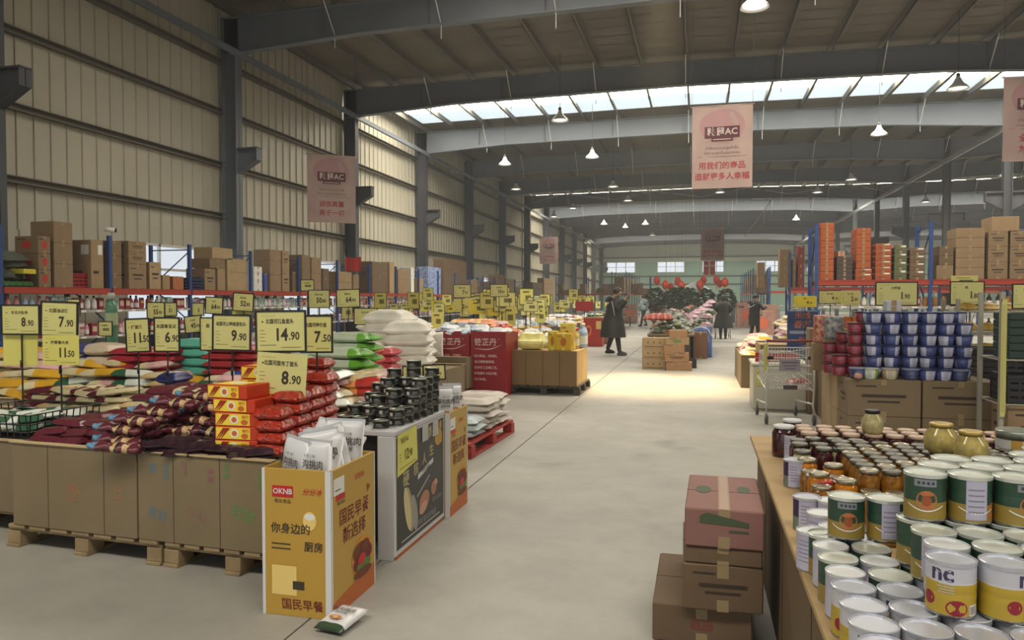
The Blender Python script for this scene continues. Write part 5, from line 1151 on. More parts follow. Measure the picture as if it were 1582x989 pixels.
def tub(body, panel, rim, r=.082, h=.108):
    o = thing('noodle_tub', None, 'tub'); o['category'] = 'tub'; b, p = mat(body, .4), mat(panel, .45)
    mb = MB().lathe([(r * .72, 0), (r * .76, .004), (r * .93, h - .016)], 24, 0, mf=lambda a, j: 1 if (.66 < a < .84 or .20 < a < .38) else 0)
    for k in range(4): a = -1.55; q = .02 + .018 * k; mb.patch_cyl(a - .28, a + .25, q, q + .005, r * (.765 + .17 * q / h) + .002, 2, 4)
    mb.build('tub_body', [b, p, mat('#77789a', .5)], o); MB().lathe([(r * .9, h - .018), (r * .985, h - .014), (r, h - .006), (r * .985, h), (r * .9, h - .002)], 24).build('rim_lid', [mat(rim, .35)], o); return o
TB = {'blue': Proto(lambda: tub('#3f4a82', '#b4b6cc', '#2a3462')), 'red': Proto(lambda: tub('#7c2430', '#8f3440', '#4a1a26')), 'green': Proto(lambda: tub('#8fae45', '#c4c6bd', '#b9bdb2')), 'beige': Proto(lambda: tub('#a08a72', '#bfb49a', '#a9a49a')), 'navy': Proto(lambda: tub('#2f3a66', '#38446f', '#7d84a0'))}
rnd = random.Random(61)
for r_, (Y, nlev) in enumerate(((8.06, 6), (8.24, 6))):
    for i, px in enumerate((1350, 1378, 1406, 1434, 1462, 1489)):
        p = onY(px, 500, 8.06)
        for k in range(nlev if i < 5 or r_ else 5): TB['blue'].place((p.x + rnd.uniform(-.004, .004) + (.04 * (k % 2) if i in (1, 4) and 0 else 0), Y, .722 + .1085 * k), rnd.choice((0, 0, .8, -.7, .35, 1.6)) + rnd.uniform(-.1, .1), 'blue noodle tub, %s column, %s row, %s up' % (ORD[i], ('front', 'second')[r_], ORD[k]), 'blue noodle tubs')
for i, (px, Y, n, k) in enumerate(((1321, 8.12, 5, 'red'), (1333, 8.32, 6, 'red'), (1297, 8.15, 2, 'red'), (1283, 8.45, 3, 'red'), (1303, 8.4, 4, 'red'))):
    p = onY(px, 500, Y)
    for q in range(n): TB[k].place((p.x, Y, .722 + .1085 * q), rnd.uniform(-.3, .3), 'dark red noodle tub, %s column, %s up' % (ORD[i], ORD[q]), 'dark red noodle tubs')
for i, (px, k) in enumerate(((1326, 'navy'), (1345, 'green'), (1376, 'beige'), (1408, 'navy'), (1434, 'blue'), (1459, 'blue'), (1484, 'navy'))):
    p = onY(px, 500, 7.89); TB[k].place((p.x, 7.89, .722), rnd.uniform(-.3, .3), 'single %s noodle tub in the low front row, %s from the left' % ({'navy': 'navy', 'green': 'white and green', 'beige': 'beige', 'blue': 'blue and white'}[k], ORD[i]), 'front row noodle tubs')
p = onY(1378, 500, 8.06); put_box(p.x, 8.06, .722 + .1085 * 6 + .002, .14, .1, .11, mat('#b0b2bd', .5), .1, 0, '#5a4636', 'small pale carton on top of the blue tubs', name='small_carton')
p = onY(1327, 588, 7.86); o = MB().lathe([(.0, 0), (.03, .008), (.042, .03), (.03, .055), (0, .062)], 16).build('pink_cup', [mat('#b58a7c', .4)]); o.location = (p.x - .02, 7.79, .722); tag(o, 'small round pinkish pack on the carton edge', 'pack')
# tall cups behind the red tubs
def candy_tube(c, c2, r, h):
    o = MB().lathe([(r * .95, 0), (r, .01), (r, h - .01), (r * .95, h)], 20).build('patterned_tub', [mat(c, .4, h2=c2, noise=.01, scale=26, detail=1.)]); o['category'] = 'tub'; return o
o = candy_tube('#5a6672', '#a9a4a0', .10, .24); p = onY(1297, 500, 8.3); o.location = (p.x, 8.62, .722 + .35); tag(o, 'blue-grey patterned tub behind the dark red ones', 'tub')
o = candy_tube('#9c4440', '#c99a80', .10, .30); p = onY(1275, 500, 8.6); o.location = (p.x, 8.75, .722 + .3); tag(o, 'pink and red speckled tub behind the dark red ones', 'tub')
for q, (xx, yy, hh) in enumerate(((onY(1297, 500, 8.3).x, 8.62, .348), (onY(1275, 500, 8.6).x, 8.75, .298))): put_box(xx, yy, .722, .22, .2, hh, 3, 0, 0, '#5a4636', 'small carton propping a patterned tub, %s one' % ('right', 'left')[q])
# ================================================================ shopping cart
def cart(col, label, loc, rot, plastic=True):
    t = thing('shopping_cart', label, 'shopping cart', loc, rot); wm_ = mat(col, .35, metal=.3); W0, W1 = .25, .20
    def P(u, v, z): w = W0 + (W1 - W0) * v; return ((2 * u - 1) * w, v * .80, z + .10 * v * (z < .6))
    mb = MB()                                                  # basket: back (v=0) faces -Y
    zb, zt = .42, .92
    for (v) in (0, 1):
        for k in range(15): a = P(k / 14, v, zb); b = P(k / 14, v, zt - .1 * v); mb.tube([a, b], .004, 4)
    for u in (0, 1):
        for k in range(17): mb.tube([P(u, k / 16, zb), P(u, k / 16, zt - .1 * k / 16)], .003, 4)
    for k in range(15): mb.tube([P(k / 14, 0, zb), P(k / 14, 1, zb)], .003, 4)
    for z in (zb, .50, .60, .70, .80, zt): q = .1 * (z > .6) ; mb.tube([P(0, 0, z), P(1, 0, z), P(1, 1, z - q * 0 - .1 * (z >= zt)), P(0, 1, z - .1 * (z >= zt))], .0045 if z not in (zb, zt) else .007, 5, closed=True)
    mb.build('basket', [wm_], t)
    mb = MB()
    for s in (-1, 1):
        mb.tube([(s * .27, .0, 1.0), (s * .27, -.02, .40), (s * .27, .02, .22), (s * .275, -.02, .14)], .013, 8); mb.tube([(s * .27, .02, .24), (s * .24, .70, .2), (s * .24, .72, .13)], .012, 8); mb.tube([(s * .27, .02, .40), (s * .22, .78, .50)], .012, 8)
    mb.build('frame', [wm_], t)
    MB().tube([(-.28, -.02, 1.0), (.28, -.02, 1.0)], .014, 10).build('handle', [mat('#7d2c34', .4)], t)
    mb = MB(); mb.box(-.13, -.02, .64, .11, -.008, .78); mb.rect(-.10, .735, .08, .75, -.022, 1); mb.rect(-.09, .70, .07, .71, -.022, 1); mb.rect(-.07, .665, .05, .675, -.022, 1); mb.build('advert_panel', [mat('#8f8a94', .4), mat('#5f5a68', .5)], t)
    MB().box(-.08, -.015, .42, .08, -.005, .47).build('name_plate', [mat('#4c4048', .5)], t)
    for s in (-1, 1): MB().box(s * .235 - .035, -.03, .78, s * .235 + .035, .0, .815).build('hinge_block', [black], t)
    for (x, y) in ((-.275, -.02), (.275, -.02), (-.24, .72), (.24, .72)):
        M = T((x, y, .062)) @ R(PI / 2, 'Y'); w = MB().lathe([(.03, -.014), (.06, -.012), (.062, 0), (.06, .012), (.03, .014)], 18, 0, M).build('wheel', [mat('#4a4a4c', .5)], t)
        MB().box(x - .02, y - .006, .06, x + .02, y + .006, .145).build('wheel_fork', [wm_], t)
    return t
cp = onZ(1181, 655, 0); CART = (cp.x + .29, cp.y + .04, 0)
cart('#c0c2bf', 'wire shopping cart with a grey advert panel beside the carton pile', CART, .12)
o = MB().pillow(.14, .07, .05, 0, None, 14, 8, 2.5, 3, .25, .2).build('red_snack_pack', [mat('#7d1c20', .3, noise=.2, scale=14)]); o.location = (CART[0] + .10, CART[1] + .16, .48); o.rotation_euler = (.2, 0, .3); tag(o, 'crumpled dark red pack lying in the shopping cart', 'pack')
o = MB().pillow(.022, .17, .012, 0, R(PI / 2, 'X'), 6, 12, 3, 3, .2, .3).build('yellow_tape', [mat('#b5b05a', .4)]); o.location = (CART[0] - .285, CART[1] - .05, .80); tag(o, 'yellow-green strip hanging on the cart corner', 'tape')
# white chest beside the cart + goods on it
MB_ = MB().bbox(.72, 10.55, 0, 1.42, 11.3, .60, .02); t = thing('white_chest', 'low white chest behind the shopping cart', 'chest', (0, 0, 0)); MB_.build('body', [mat('#c9c4b4', .5)], t); MB().bbox(.70, 10.52, .60, 1.44, 11.32, .64, .012).build('lid', [mat('#d2cdbd', .45)], t)
mb = MB(); mb.bbox(.75, 10.53, .33, .90, 10.545, .56, .002); mb.text('2', .845, .40, .10, 10.527, 1); mb.rect(.77, .50, .80, .51, 10.527, 1); mb.build('price_card', [sy2, ink], t)
for i, (x, y, c) in enumerate(((.80, 10.70, '#a8262c'), (.92, 10.66, '#a8262c'), (1.02, 10.72, '#b04a44'), (1.14, 10.68, '#b4303a'), (1.26, 10.74, '#a8262c'), (.86, 10.85, '#c9b8b0'), (.98, 10.88, '#b04044'), (1.10, 10.86, '#b4303a'), (1.24, 10.9, '#c46a60'))):
    o = can_body(.05, .13, lambda a, j: 1 if j in (0, 1, 11) or (j in (4, 5)) else 0, None, 16).build('red_can', [mat(c, .35), mat('#c4b9b4', .4)]); o.location = (x, y, .64); tag(o, 'red drinks can on the white chest, %s' % ('%s from the left in the %s row' % (ORD[i % 5], 'front' if i < 5 else 'back')), 'can')
put_box(1.2, 10.2, 0, .55, .35, .22, mat('#c2beb2', .6), 0, 0, '#5a4636', 'low white carton under the shopping cart view') if 0 else None
def island_r(x0, y0, x1, y1, z, label, m=tan): open_bin(x1 - x0, y1 - y0, .0, z, m, label, ((x0 + x1) / 2, (y0 + y1) / 2, 0), 0, (.25, .5, .75))
island_r(1.5, 9.75, 2.5, 10.6, .80, 'cardboard bin behind the noodle tubs')
put_box(1.78, 9.85, .805, .52, .2, .12, mat('#4a3a6c', .5), 0, 0, '#5a4636', 'long purple carton behind the shopping cart', name='purple_carton')
for i in range(5): put_box(1.15 + .13 * i if 0 else 1.62 + .17 * i, 10.2, .80, .15, .14, .20, mat(('#b8923c', '#c98a34', '#b0842c', '#c9a04c', '#b8742c')[i], .5), rnd.uniform(-.1, .1), 5, '#a8403a', 'small amber carton behind the red tubs, %s along' % ORD[i], name='small_carton')
for i in range(12): 
    p = onY(1283 + i * 13.5, 480, 10.4); o = can_body(.055, .15, lambda a, j: 1 if j in (0, 1, 11) else 0, None, 14).build('orange_bottle', [mat(('#b8702c', '#c4883a', '#b5602a')[i % 3], .3), lidt]); o.location = (p.x, 10.45, 1.12); tag(o, 'orange jar in the row above the red and blue tubs, %s along' % ORD[i], 'jar')
put_box(onY(1357, 480, 10.45).x, 10.45, .0, 1.7, .3, 1.118, 3, 0, 0, '#5a4636', 'tall carton block carrying the row of orange jars', name='carton_block')
# blue printed bag display behind the cart
island_r(.95, 12.3, 2.0, 13.4, .78, 'cardboard bin below the blue printed cartons')
t = thing('blue_display', 'tall blue display board with orange print behind the cart', 'display board', (onY(1240, 500, 12.2).x, 12.2, .0)); mb = MB(); mb.bbox(-.22, 0, 0, .22, .06, 1.32, .006); 
mb.text('米线', 0, 1.24, .12, -.002, 1, None, .01); mb.text('香辣', 0, 1.10, .13, -.002, 1, None, .01, skew=.2); mb.rect(-.19, .96, .19, 1.01, -.002, 2); mb.text('鲜', 0, .86, .12, -.002, 1); mb.build('board', [mat('#2c4474', .45), mat('#b8683c', .5), mat('#8d95b0', .5)], t); MB().box(-.2, .06, 0, .2, .3, .04).build('foot', [mat('#2c4474', .45)], t)
heap(['yellow', 'creamtan', 'snack'], .75, 13.2, 1.35, 15.2, .0 + .52, 2, 6, 4, .085, 'by the right of the aisle', 0, 91, .6, .15, 1.1); island_r(.70, 13.1, 1.40, 15.3, .55, 'low cardboard bin of yellow noodle bags')
# ================================================================ wire shelves with bread and crates at the right
def wire_shelf(label, x0, y0, w, d, H, levels, m=galv):
    t = thing('wire_shelf', label, 'shelf', (x0, y0, 0))
    for (x, y) in ((0, 0), (w, 0), (0, d), (w, d)): MB().box(x - .018, y - .018, 0, x + .018, y + .018, H).build('post', [m], t)
    for z in levels:
        mb = MB(); mb.tube([(0, 0, z), (w, 0, z), (w, d, z), (0, d, z)], .008, 5, closed=True)
        for k in range(1, 14): mb.tube([(w * k / 14, 0, z), (w * k / 14, d, z)], .003, 4)
        mb.build('shelf', [m], t)
    return t
wire_shelf('grey steel bread shelf behind the blue tubs', 2.72, 9.0, 1.3, .5, 1.5, (.12, .55, .92, 1.14, 1.36), mat('#8c8a80', .4))
bread = mat('#a3853c', .4, noise=.25, scale=14); rnd = random.Random(66)
bp = Proto(lambda: (lambda o: (o.__setitem__('category', 'bread'), o)[1])(MB().pillow(.11, .08, .1, 0, None, 10, 8, 3, 2, .1, .3).build('bread_bag', [bread])))
for lv, z in enumerate((.93, 1.15, 1.37)):
    for k in range(6): bp.place((2.84 + .21 * k, 9.14, z), rnd.uniform(-.3, .3), 'bagged yellow bread loaf, %s shelf up, %s along' % (ORD[lv], ORD[k]), 'bread bags on the steel shelf', (1, 1, .9))
wire_shelf('grey steel shelf with dark green cartons at the right frame edge', 2.50, 7.15, 1.0, .5, 1.56, (.15, .60, .98), mat('#9a978c', .4))
for k in range(6): put_box(2.78, 7.38, .99 + .066 * k, .42, .36, .064, mat('#23382f', .5), 0, 0, '#5a4636', 'flat dark green carton, %s from the bottom on the right steel shelf' % ORD[k], name='flat_carton')
for i, (x, y, z, w) in enumerate(((2.95, 8.5, .77, .5), (2.95, 8.5, .52, .5), (2.82, 7.38, .61, .5))):
    o = crate(w, .38, .24, [mat('#222124', .5)]); o.location = (x, y, z); tag(o, 'black plastic crate at the right, %s' % ('above another behind the tubs', 'under another behind the tubs', 'on the middle steel shelf')[i], 'crate')
put_box(2.95, 8.5, 0, .5, .4, .515, 3, 0, 0, '#5a4636', 'brown carton under the two black crates'); put_box(2.82, 7.38, .162, .5, .36, .42, 0, 0, 1, '#3a3028', 'printed carton on the lowest right steel shelf')
o = MB().pillow(.022, .5, .01, 0, R(PI / 2, 'X'), 6, 16, 3, 9, .2, .3, pinch=.0).build('yellow_tape', [mat('#b5b06a', .4)]); o.location = (2.50, 7.11, 1.0); tag(o, 'long strip of yellow tape hanging down the right steel post', 'tape')
# ================================================================ transverse racks at the right
rack('pallet_rack', 'blue and red steel rack facing the viewer at the right', 2.42, 17.0, 0, 4, 2.2, 1.0, 3.1, (1.90,), (.3, .85, 1.35))
rack('pallet_rack', 'second steel rack at the right, ten metres behind the first', 3.0, 27.0, 0, 5, 2.3, 1.0, 3.1, (1.90,), (.35, 1.2))
rack('pallet_rack', 'third steel rack at the right, far down the hall', 3.4, 39.0, 0, 5, 2.3, 1.0, 3.1, (1.90,), (.35, 1.2))
def tb(x0, x1, ys, c, style, what, Y=17.0, pc='#5a4636', dep=.6, z0=1.902, off=0):
    z = z0; n = len(ys) - 1
    for k in range(n):
        a, b = onY(x0, 430, Y), onY(x1, 430, Y); zt_ = onY((x0 + x1) / 2, ys[k + 1], Y).z
        word = {0: 'bottom', n - 1: 'top'}.get(k, ORD[k] + ' up')
        put_box((a.x + b.x) / 2, Y + .02 + dep / 2 + off, z, b.x - a.x - .02, dep, zt_ - z - .003, c, 0, style, pc, what + ('' if n == 1 else ', ' + word)); z = zt_
def eq(y0, y1, n): return [y0 + (y1 - y0) * k / n for k in range(n + 1)]
oc = mat('#a2502a', .6, noise=.06, scale=5)
tb(1266, 1289, eq(429, 344, 9), oc, 0, 'flat orange-brown carton in the tall first column')
tb(1292, 1318, eq(429, 396, 5), mat('#4a3f3c', .6), 0, 'flat dark carton between the orange columns'); tb(1294, 1306, [396, 388], mat('#c08a70', .6), 0, 'small pink carton on the dark flat cartons', z0=onY(1300, 396, 17).z)
tb(1321, 1348, eq(429, 415, 2), oc, 5, 'wide orange-brown carton in the second column foot'); tb(1322, 1346, eq(414, 352, 6), oc, 0, 'flat orange-brown carton in the second column', z0=onY(1335, 414.5, 17).z)
tb(1352, 1378, eq(429, 376, 6), oc, 5, 'flat orange-brown carton in the third column')
tb(1381, 1402, eq(429, 378, 4), mat('#5c6144', .6), 5, 'olive green carton beside the orange columns', pc='#a8862c'); tb(1405, 1430, eq(429, 382, 4), mat('#6a5440', .6), 5, 'brown-green carton left of the blue post', pc='#c09a2c')
tb(1446, 1474, eq(429, 410, 1), 3, 0, 'dark brown carton right of the blue post'); tb(1450, 1474, eq(410, 380, 2), 4, 0, 'darker carton stacked right of the blue post', z0=onY(1460, 410, 17).z)
tb(1476, 1522, eq(429, 352, 5), 0, 0, 'big tan carton in the tall light stack'); tb(1526, 1558, eq(429, 357, 3), 3, 1, 'big brown printed carton, left of the twin stacks'); tb(1560, 1592, eq(429, 357, 3), 3, 1, 'big brown printed carton, right of the twin stacks')
tb(1531, 1575, [357, 334], 2, 0, 'wide tan carton crowning the twin stacks', z0=onY(1550, 357, 17).z)
tb(1465, 1506, [352, 338], mat('#9ba0a4', .6), 0, 'pale grey carton showing behind the light stack', z0=onY(1485, 352, 17).z, off=.2) if 0 else None
rnd = random.Random(71); sh = ['small red carton', 'gold jar', 'white bottle', 'dark bottle', 'red pouch']
SR = [Proto(lambda: smallbox(.13, .1, .2, '#8c3430', '#c9b49a')), Proto(lambda: jar(.05, .2, mat('#a8742c', .3), lidt)), Proto(lambda: bottle(.24, .05, '#cfc9c0', '#7a3a34')), Proto(lambda: bottle(.26, .05, '#3a2420', '#7a5a2c')), Proto(lambda: pouch(.15, .06, .22, '#a3423a', '#c99a7a'))]
for lv, z in enumerate((1.351, .851)):
    for k in range(40):
        x = 2.55 + k * .168
        if lv and k > 22: continue
        if abs((x - 2.42) % 2.2) < .1: continue
        q = (2, 2, 2, 0, 1, 3, 3, 1, 3, 4, 4, 0)[(k // 3 + lv * 2) % 12]
        SR[q].place((x, 17.12, z), rnd.uniform(-.15, .15), '%s on the right rack, %s shelf, %s along' % (sh[q], ('upper', 'lower')[lv], orde(k).replace('th', 'th')), 'goods on the right rack shelves')
for i, (x0, x1, n, yt, c) in enumerate(((1170, 1182, 3, 405, 0), (1204, 1221, 4, 385, 3), (1224, 1230, 3, 400, 1), (1232, 1243, 4, 380, mat('#7c3230', .6)))): tb(x0, x1, eq(442, yt, n), c, 0, 'carton on the second right rack, %s column' % ORD[i], Y=27)
# ================================================================ middle of the aisle: cartons, produce, fruit crates
c1 = mat('#9a8260', .8, noise=.05, scale=4); c2 = mat('#9a7454', .8, noise=.05, scale=4)
p0 = onZ(991, 569, 0); p1 = onZ(1026, 571, 0)
for k in range(3): put_box(-.93, 16.25, .225 * k, .49, .40, .223, c1, .02, 2, '#5a4230', 'tan carton with three round marks, %s of its stack of three' % ('bottom', 'middle', 'top')[k])
zz = 0
for k, (w, h, x, c, st) in enumerate(((.52, .18, -.40, c2, 0), (.50, .19, -.45, c2, 1), (.42, .17, -.50, c2, 0), (.48, .15, -.44, c1, 4), (.36, .16, -.42, c2, 0))):
    put_box(x, 16.1, zz, w, .38, h - .002, c, (0, .03, -.02, .02, 0)[k], st, '#6f7a4c', 'orange-brown carton, %s from the floor in the uneven stack' % ORD[k]); zz += h
o = crate(.45, .36, .2, [mat('#2c2a2c', .5)]); o.location = (-.28, 16.75, 0); tag(o, 'black crate behind the uneven carton stack', 'crate')
bluec = mat('#2c4f8c', .45)
put_box(.04, 19.45, 0, .34, .4, .66, mat('#6f4c34', .8), 0, 0, '#5a4636', 'tall brown carton before the blue tarpaulin box'); 
t = thing('tarpaulin_box', 'box wrapped in blue tarpaulin beside the produce stand', 'box', (.08, 20.1, 0)); MB().pillow(.27, .3, .76, 0, None, 14, 12, 14, 5, .04, .03).build('tarpaulin', [bluec], t)
MB().tube([(-.27, -.32, .68), (-.15, -.33, .76), (.0, -.33, .78), (.15, -.33, .72), (.26, -.32, .5)], .012, 6).build('rope', [white], t)
# produce stands: long tables with crates
def stand(x0, y0, x1, y1, h, label):
    t = thing('produce_stand', label, 'stand', (0, 0, 0)); MB().bbox(x0, y0, h - .05, x1, y1, h, .006).build('top', [mat('#6d5a44', .8)], t); 
    for (x, y) in ((x0 + .05, y0 + .05), (x1 - .05, y0 + .05), (x0 + .05, y1 - .05), (x1 - .05, y1 - .05)): MB().box(x - .03, y - .03, 0, x + .03, y + .03, h - .05).build('leg', [mat('#3a3632', .6)], t)
    mb = MB(); mb.box(x0 + .03, y0 + .02, .05, x1 - .03, y0 + .04, h - .05); mb.build('skirt', [mat('#3f352c', .8)], t)
stand(-1.15, 17.3, -.1, 19.2, .70, 'dark produce stand behind the tan cartons'); stand(-1.3, 20.6, .35, 24.5, .72, 'second long produce stand'); stand(-1.4, 25.5, .15, 31, .72, 'third long produce stand with pink bags')
stand(-1.2, 33, .5, 38, .75, 'far produce stand before the red lanterns')
def produce(kind):
    if kind == 'net': o = MB().pillow(.22, .13, .16, 0, None, 12, 8, 2.6, 5, .12, .3, mf=lambda u, v: 1 if int(u * 12) % 3 == 0 else 0).build('onion_net', [mat('#8f3428', .5), mat('#a86a5c', .5)])
    elif kind == 'cab':
        o = MB(); rr = random.Random(3)
        o.lathe([(0, 0), (.05, .01), (.075, .045), (.075, .08), (.05, .115), (0, .125)], 14)
        for k in range(7): a = k * .9; o.pillow(.06, .045, .02, 1, T((.05 * math.cos(a), .07 * math.sin(a), .02 + .008 * k)) @ R(a) @ R(-.9, 'Y'), 6, 5, 2.5, k, .2, .3)
        o = o.build('cabbage', [mat('#747c50', .5, noise=.2, scale=20), mat('#4c5c38', .5)])
    elif kind == 'root': 
        o = MB(); 
        for k in range(6): o.lathe([(.004, -.13), (.016, -.06), (.026, .05), (.02, .08), (.006, .09)], 8, 0, T((.04 * (k % 3 - 1), 0, .03 + .045 * (k // 3))) @ R(PI / 2, 'X'))
        for k in range(5): o.pillow(.015, .07, .01, 1, T((.03 * (k - 2), -.14, .04)), 4, 6, 2, k, .1)
        o = o.build('root_bunch', [mat('#b0764c', .5, noise=.2, scale=12), mat('#4c6a34', .6)])
    elif kind == 'dark': o = MB().pillow(.17, .13, .13, 0, None, 10, 8, 2.5, 6, .25, .3).build('leafy_bag', [mat('#3a3f30', .4, noise=.4, scale=18)])
    else: o = MB().pillow(.17, .13, .15, 0, None, 10, 8, 2.5, 9, .2, .3).build('pink_bag', [mat('#9c7a88', .35, noise=.3, scale=14)])
    o['category'] = {'net': 'net bag', 'cab': 'cabbage', 'root': 'vegetables', 'dark': 'bag', 'pink': 'bag'}[kind]; return o
PV = {k: Proto(lambda k=k: produce(k)) for k in ('net', 'cab', 'root', 'dark', 'pink')}
PVN = {'net': 'red striped onion net', 'cab': 'green cabbage', 'root': 'bunch of orange roots', 'dark': 'dark leafy bag', 'pink': 'pinkish bag'}
def veg(kinds, x0, y0, x1, y1, z, nx, ny, L_, dz, where, seed):
    rnd = random.Random(seed)
    for L in range(L_):
        for j in range(max(1, ny - L)):
            for i in range(max(1, nx - L)):
                k = rnd.choice(kinds); x = x0 + (x1 - x0) * (i + .5 + L / 2) / nx + rnd.uniform(-.04, .04); y = y0 + (y1 - y0) * (j + .5 + L / 2) / ny + rnd.uniform(-.04, .04)
                PV[k].place((x, y, z + dz * L), (0, 0, rnd.uniform(0, 6)), '%s %s, %s layer, %s row, %s along' % (PVN[k], where, ORD[L], ORD[j], ORD[i]), 'produce ' + where, rnd.uniform(.85, 1.1))
veg(['dark', 'dark', 'cab', 'root'], -1.12, 17.3, -.15, 19.1, .70, 3, 5, 3, .11, 'on the first stand', 1)
for i, (x, y) in enumerate(((-1.05, 17.6), (-.8, 17.65), (-.93, 17.9))): PV['net'].place((x, y, 1.0), (0, 0, .2 * i), 'red striped onion net topping the first stand, %s one' % ORD[i], 'onion nets on top', 1.0)
veg(['root', 'root', 'cab', 'dark'], -1.25, 20.7, -.2, 24.4, .72, 4, 9, 3, .11, 'on the second stand', 2); veg(['pink', 'cab', 'dark', 'pink'], -.25, 20.7, .32, 24.4, .72, 2, 9, 4, .11, 'at the second stand right', 3)
veg(['dark', 'pink', 'dark', 'root'], -1.35, 25.6, -.5, 30.9, .72, 4, 9, 3, .12, 'on the third stand', 4); veg(['pink'], -.5, 25.6, .12, 30.9, .72, 2, 8, 6, .12, 'piled on the third stand', 5)
veg(['dark', 'root', 'pink'], -1.15, 33.1, .45, 37.9, .75, 4, 8, 4, .12, 'on the far stand', 6)
# left of the aisle beyond: green produce in crates
stand(-4.4, 27.5, -3.2, 33, .6, 'low produce stand left of the aisle'); veg(['cab', 'dark', 'cab'], -4.35, 27.6, -3.25, 32.9, .6, 3, 9, 3, .12, 'on the left stand', 7)
stand(-4.9, 34.5, -3.6, 41, .6, 'far produce stand left of the aisle'); veg(['cab', 'dark', 'pink'], -4.8, 34.6, -3.7, 40.9, .6, 3, 9, 3, .12, 'on the far left stand', 8)
put_box(-3.15, 24.9, 0, .5, .5, .55, 3, 0, 0, '#5a4636', 'grey-brown carton at the near end of the left stand')
# right of the aisle beyond: displays
stand(2.3, 22, 4.4, 25, .7, 'yellow goods stand right of the aisle'); heap(['yellow', 'creamtan', 'yellow', 'green'], 2.3, 22.1, 4.3, 24.9, .71, 5, 6, 3, .10, 'on the right-hand stand', 0, 95, .7, .1, 1.3)
heap(['yellow', 'creamtan', 'snack'], 1.95, 19.5, 3.0, 21.2, .50, 3, 4, 3, .10, 'on the low right bin', 0, 97, .7, .1, 1.3); open_bin(1.1, 1.8, 0, .52, tan, 'low cardboard bin of yellow bags right of the aisle', (2.5, 20.35, 0))
for i, (x, y, h) in enumerate(((2.6, 33, 1.0), (2.9, 35, 1.25), (3.2, 37, 1.1), (2.4, 42, 1.3), (2.8, 45, 1.4), (-4.8, 44, 1.3), (-4.2, 47, 1.2), (-2.6, 50, 1.5), (1.8, 50, 1.4))):
    put_box(x, y, 0, .9, .9, h, (mat('#9c7468', .7, noise=.2, scale=4), mat('#8c6a5c', .7, noise=.2, scale=4), mat('#7f7a84', .6, noise=.2, scale=4))[i % 3], 0, (4, 2, 0)[i % 3], '#c4603a', 'large shopping-goods carton block far down the hall, %s one' % ORD[i], name='carton_block')
# far racks near the end wall, seen over the goods
rack('pallet_rack', 'tall steel rack across the far end, left of the lanterns', -10.8, 57, 0, 3, 2.4, 1.0, 3.2, (1.9,), (.4,)); rack('pallet_rack', 'dark steel rack left of the aisle at mid hall', -4.9, 52, PI / 2, 5, 2.3, 1.0, 3.4, (1.9,), (.4,), mat('#3a4660', .5))
rack('pallet_rack', 'blue steel rack right of the aisle at mid hall', 4.2, 48, PI / 2, 6, 2.3, 1.0, 3.4, (1.9,), (.4,))
rnd = random.Random(83)
for i in range(16):
    x = -10.5 + .44 * i; n = rnd.choice((1, 2, 2)); z = 1.902
    if abs((x + 10.8) % 2.4 - 0) < .3: continue
    for k in range(n): h = rnd.uniform(.32, .45); put_box(x, 57.4, z, .42, .5, h, rnd.choice((0, 1, 3, 4)), 0, 0, '#5a4636', 'brown carton on the far end rack, %s pile, %s up' % (ORD[i], ORD[k])); z += h + .002
for i in range(8):
    z = 1.902
    for k in range(2): put_box(-5.4, 52.6 + 1.35 * i, z, .7, 1.1, .55, (0, 3, 4)[(i + k) % 3], 0, 0, '#5a4636', 'brown carton on the dark mid-hall rack, %s pile, %s up' % (ORD[i], ORD[k])); z += .56
for i in range(9):
    z = 1.902
    for k in range(2): put_box(3.7, 48.7 + 1.45 * i, z, .7, 1.2, .55, (0, 3, 1)[(i + k) % 3], 0, 0, '#5a4636', 'brown carton on the blue mid-hall rack, %s pile, %s up' % (ORD[i], ORD[k])); z += .56
# trees in pots (kumquat-like greenery) and red lanterns
def potted(label, x, y, s):
    t = thing('potted_tree', label, 'plant', (x, y, 0), rot=s * 3); rr = random.Random(int(s * 100)); mb = MB()
    MB().lathe([(.16, 0), (.2, .3), (.22, .32), (.19, .32)], 14).build('pot', [mat('#6d3a2c', .6)], t); MB().tube([(0, 0, .28), (.03, .02, .8), (0, 0, 1.3)], .03, 6).build('trunk', [mat('#4a3a2c', .8)], t)
    for k in range(420):
        a, b, r = rr.uniform(0, 6.28), rr.uniform(-1, 1), rr.uniform(.45, 1) ** .5 * .62; c = math.sqrt(1 - b * b); q = Vector((r * c * math.cos(a), r * c * math.sin(a), 1.45 + r * b * 1.1))
        M = T(q) @ R(rr.uniform(0, 6)) @ R(rr.uniform(-1, 1), 'X'); mb.add([(-.12, 0, 0), (0, -.08, .03), (.13, 0, 0), (0, .08, .02)], [(0, 1, 2, 3)], 0, M)
    mb.build('foliage', [mat('#33452e', .6, noise=.3, scale=3)], t)
for i, (x, y) in enumerate(((-2.3, 41.5), (-1.4, 43), (-.6, 41.8), (.3, 43.5), (-1.0, 40.5), (1.6, 46.5))): potted('leafy green potted tree under the red lanterns, %s from the left' % ORD[i], x, y, 1 + i * .1)
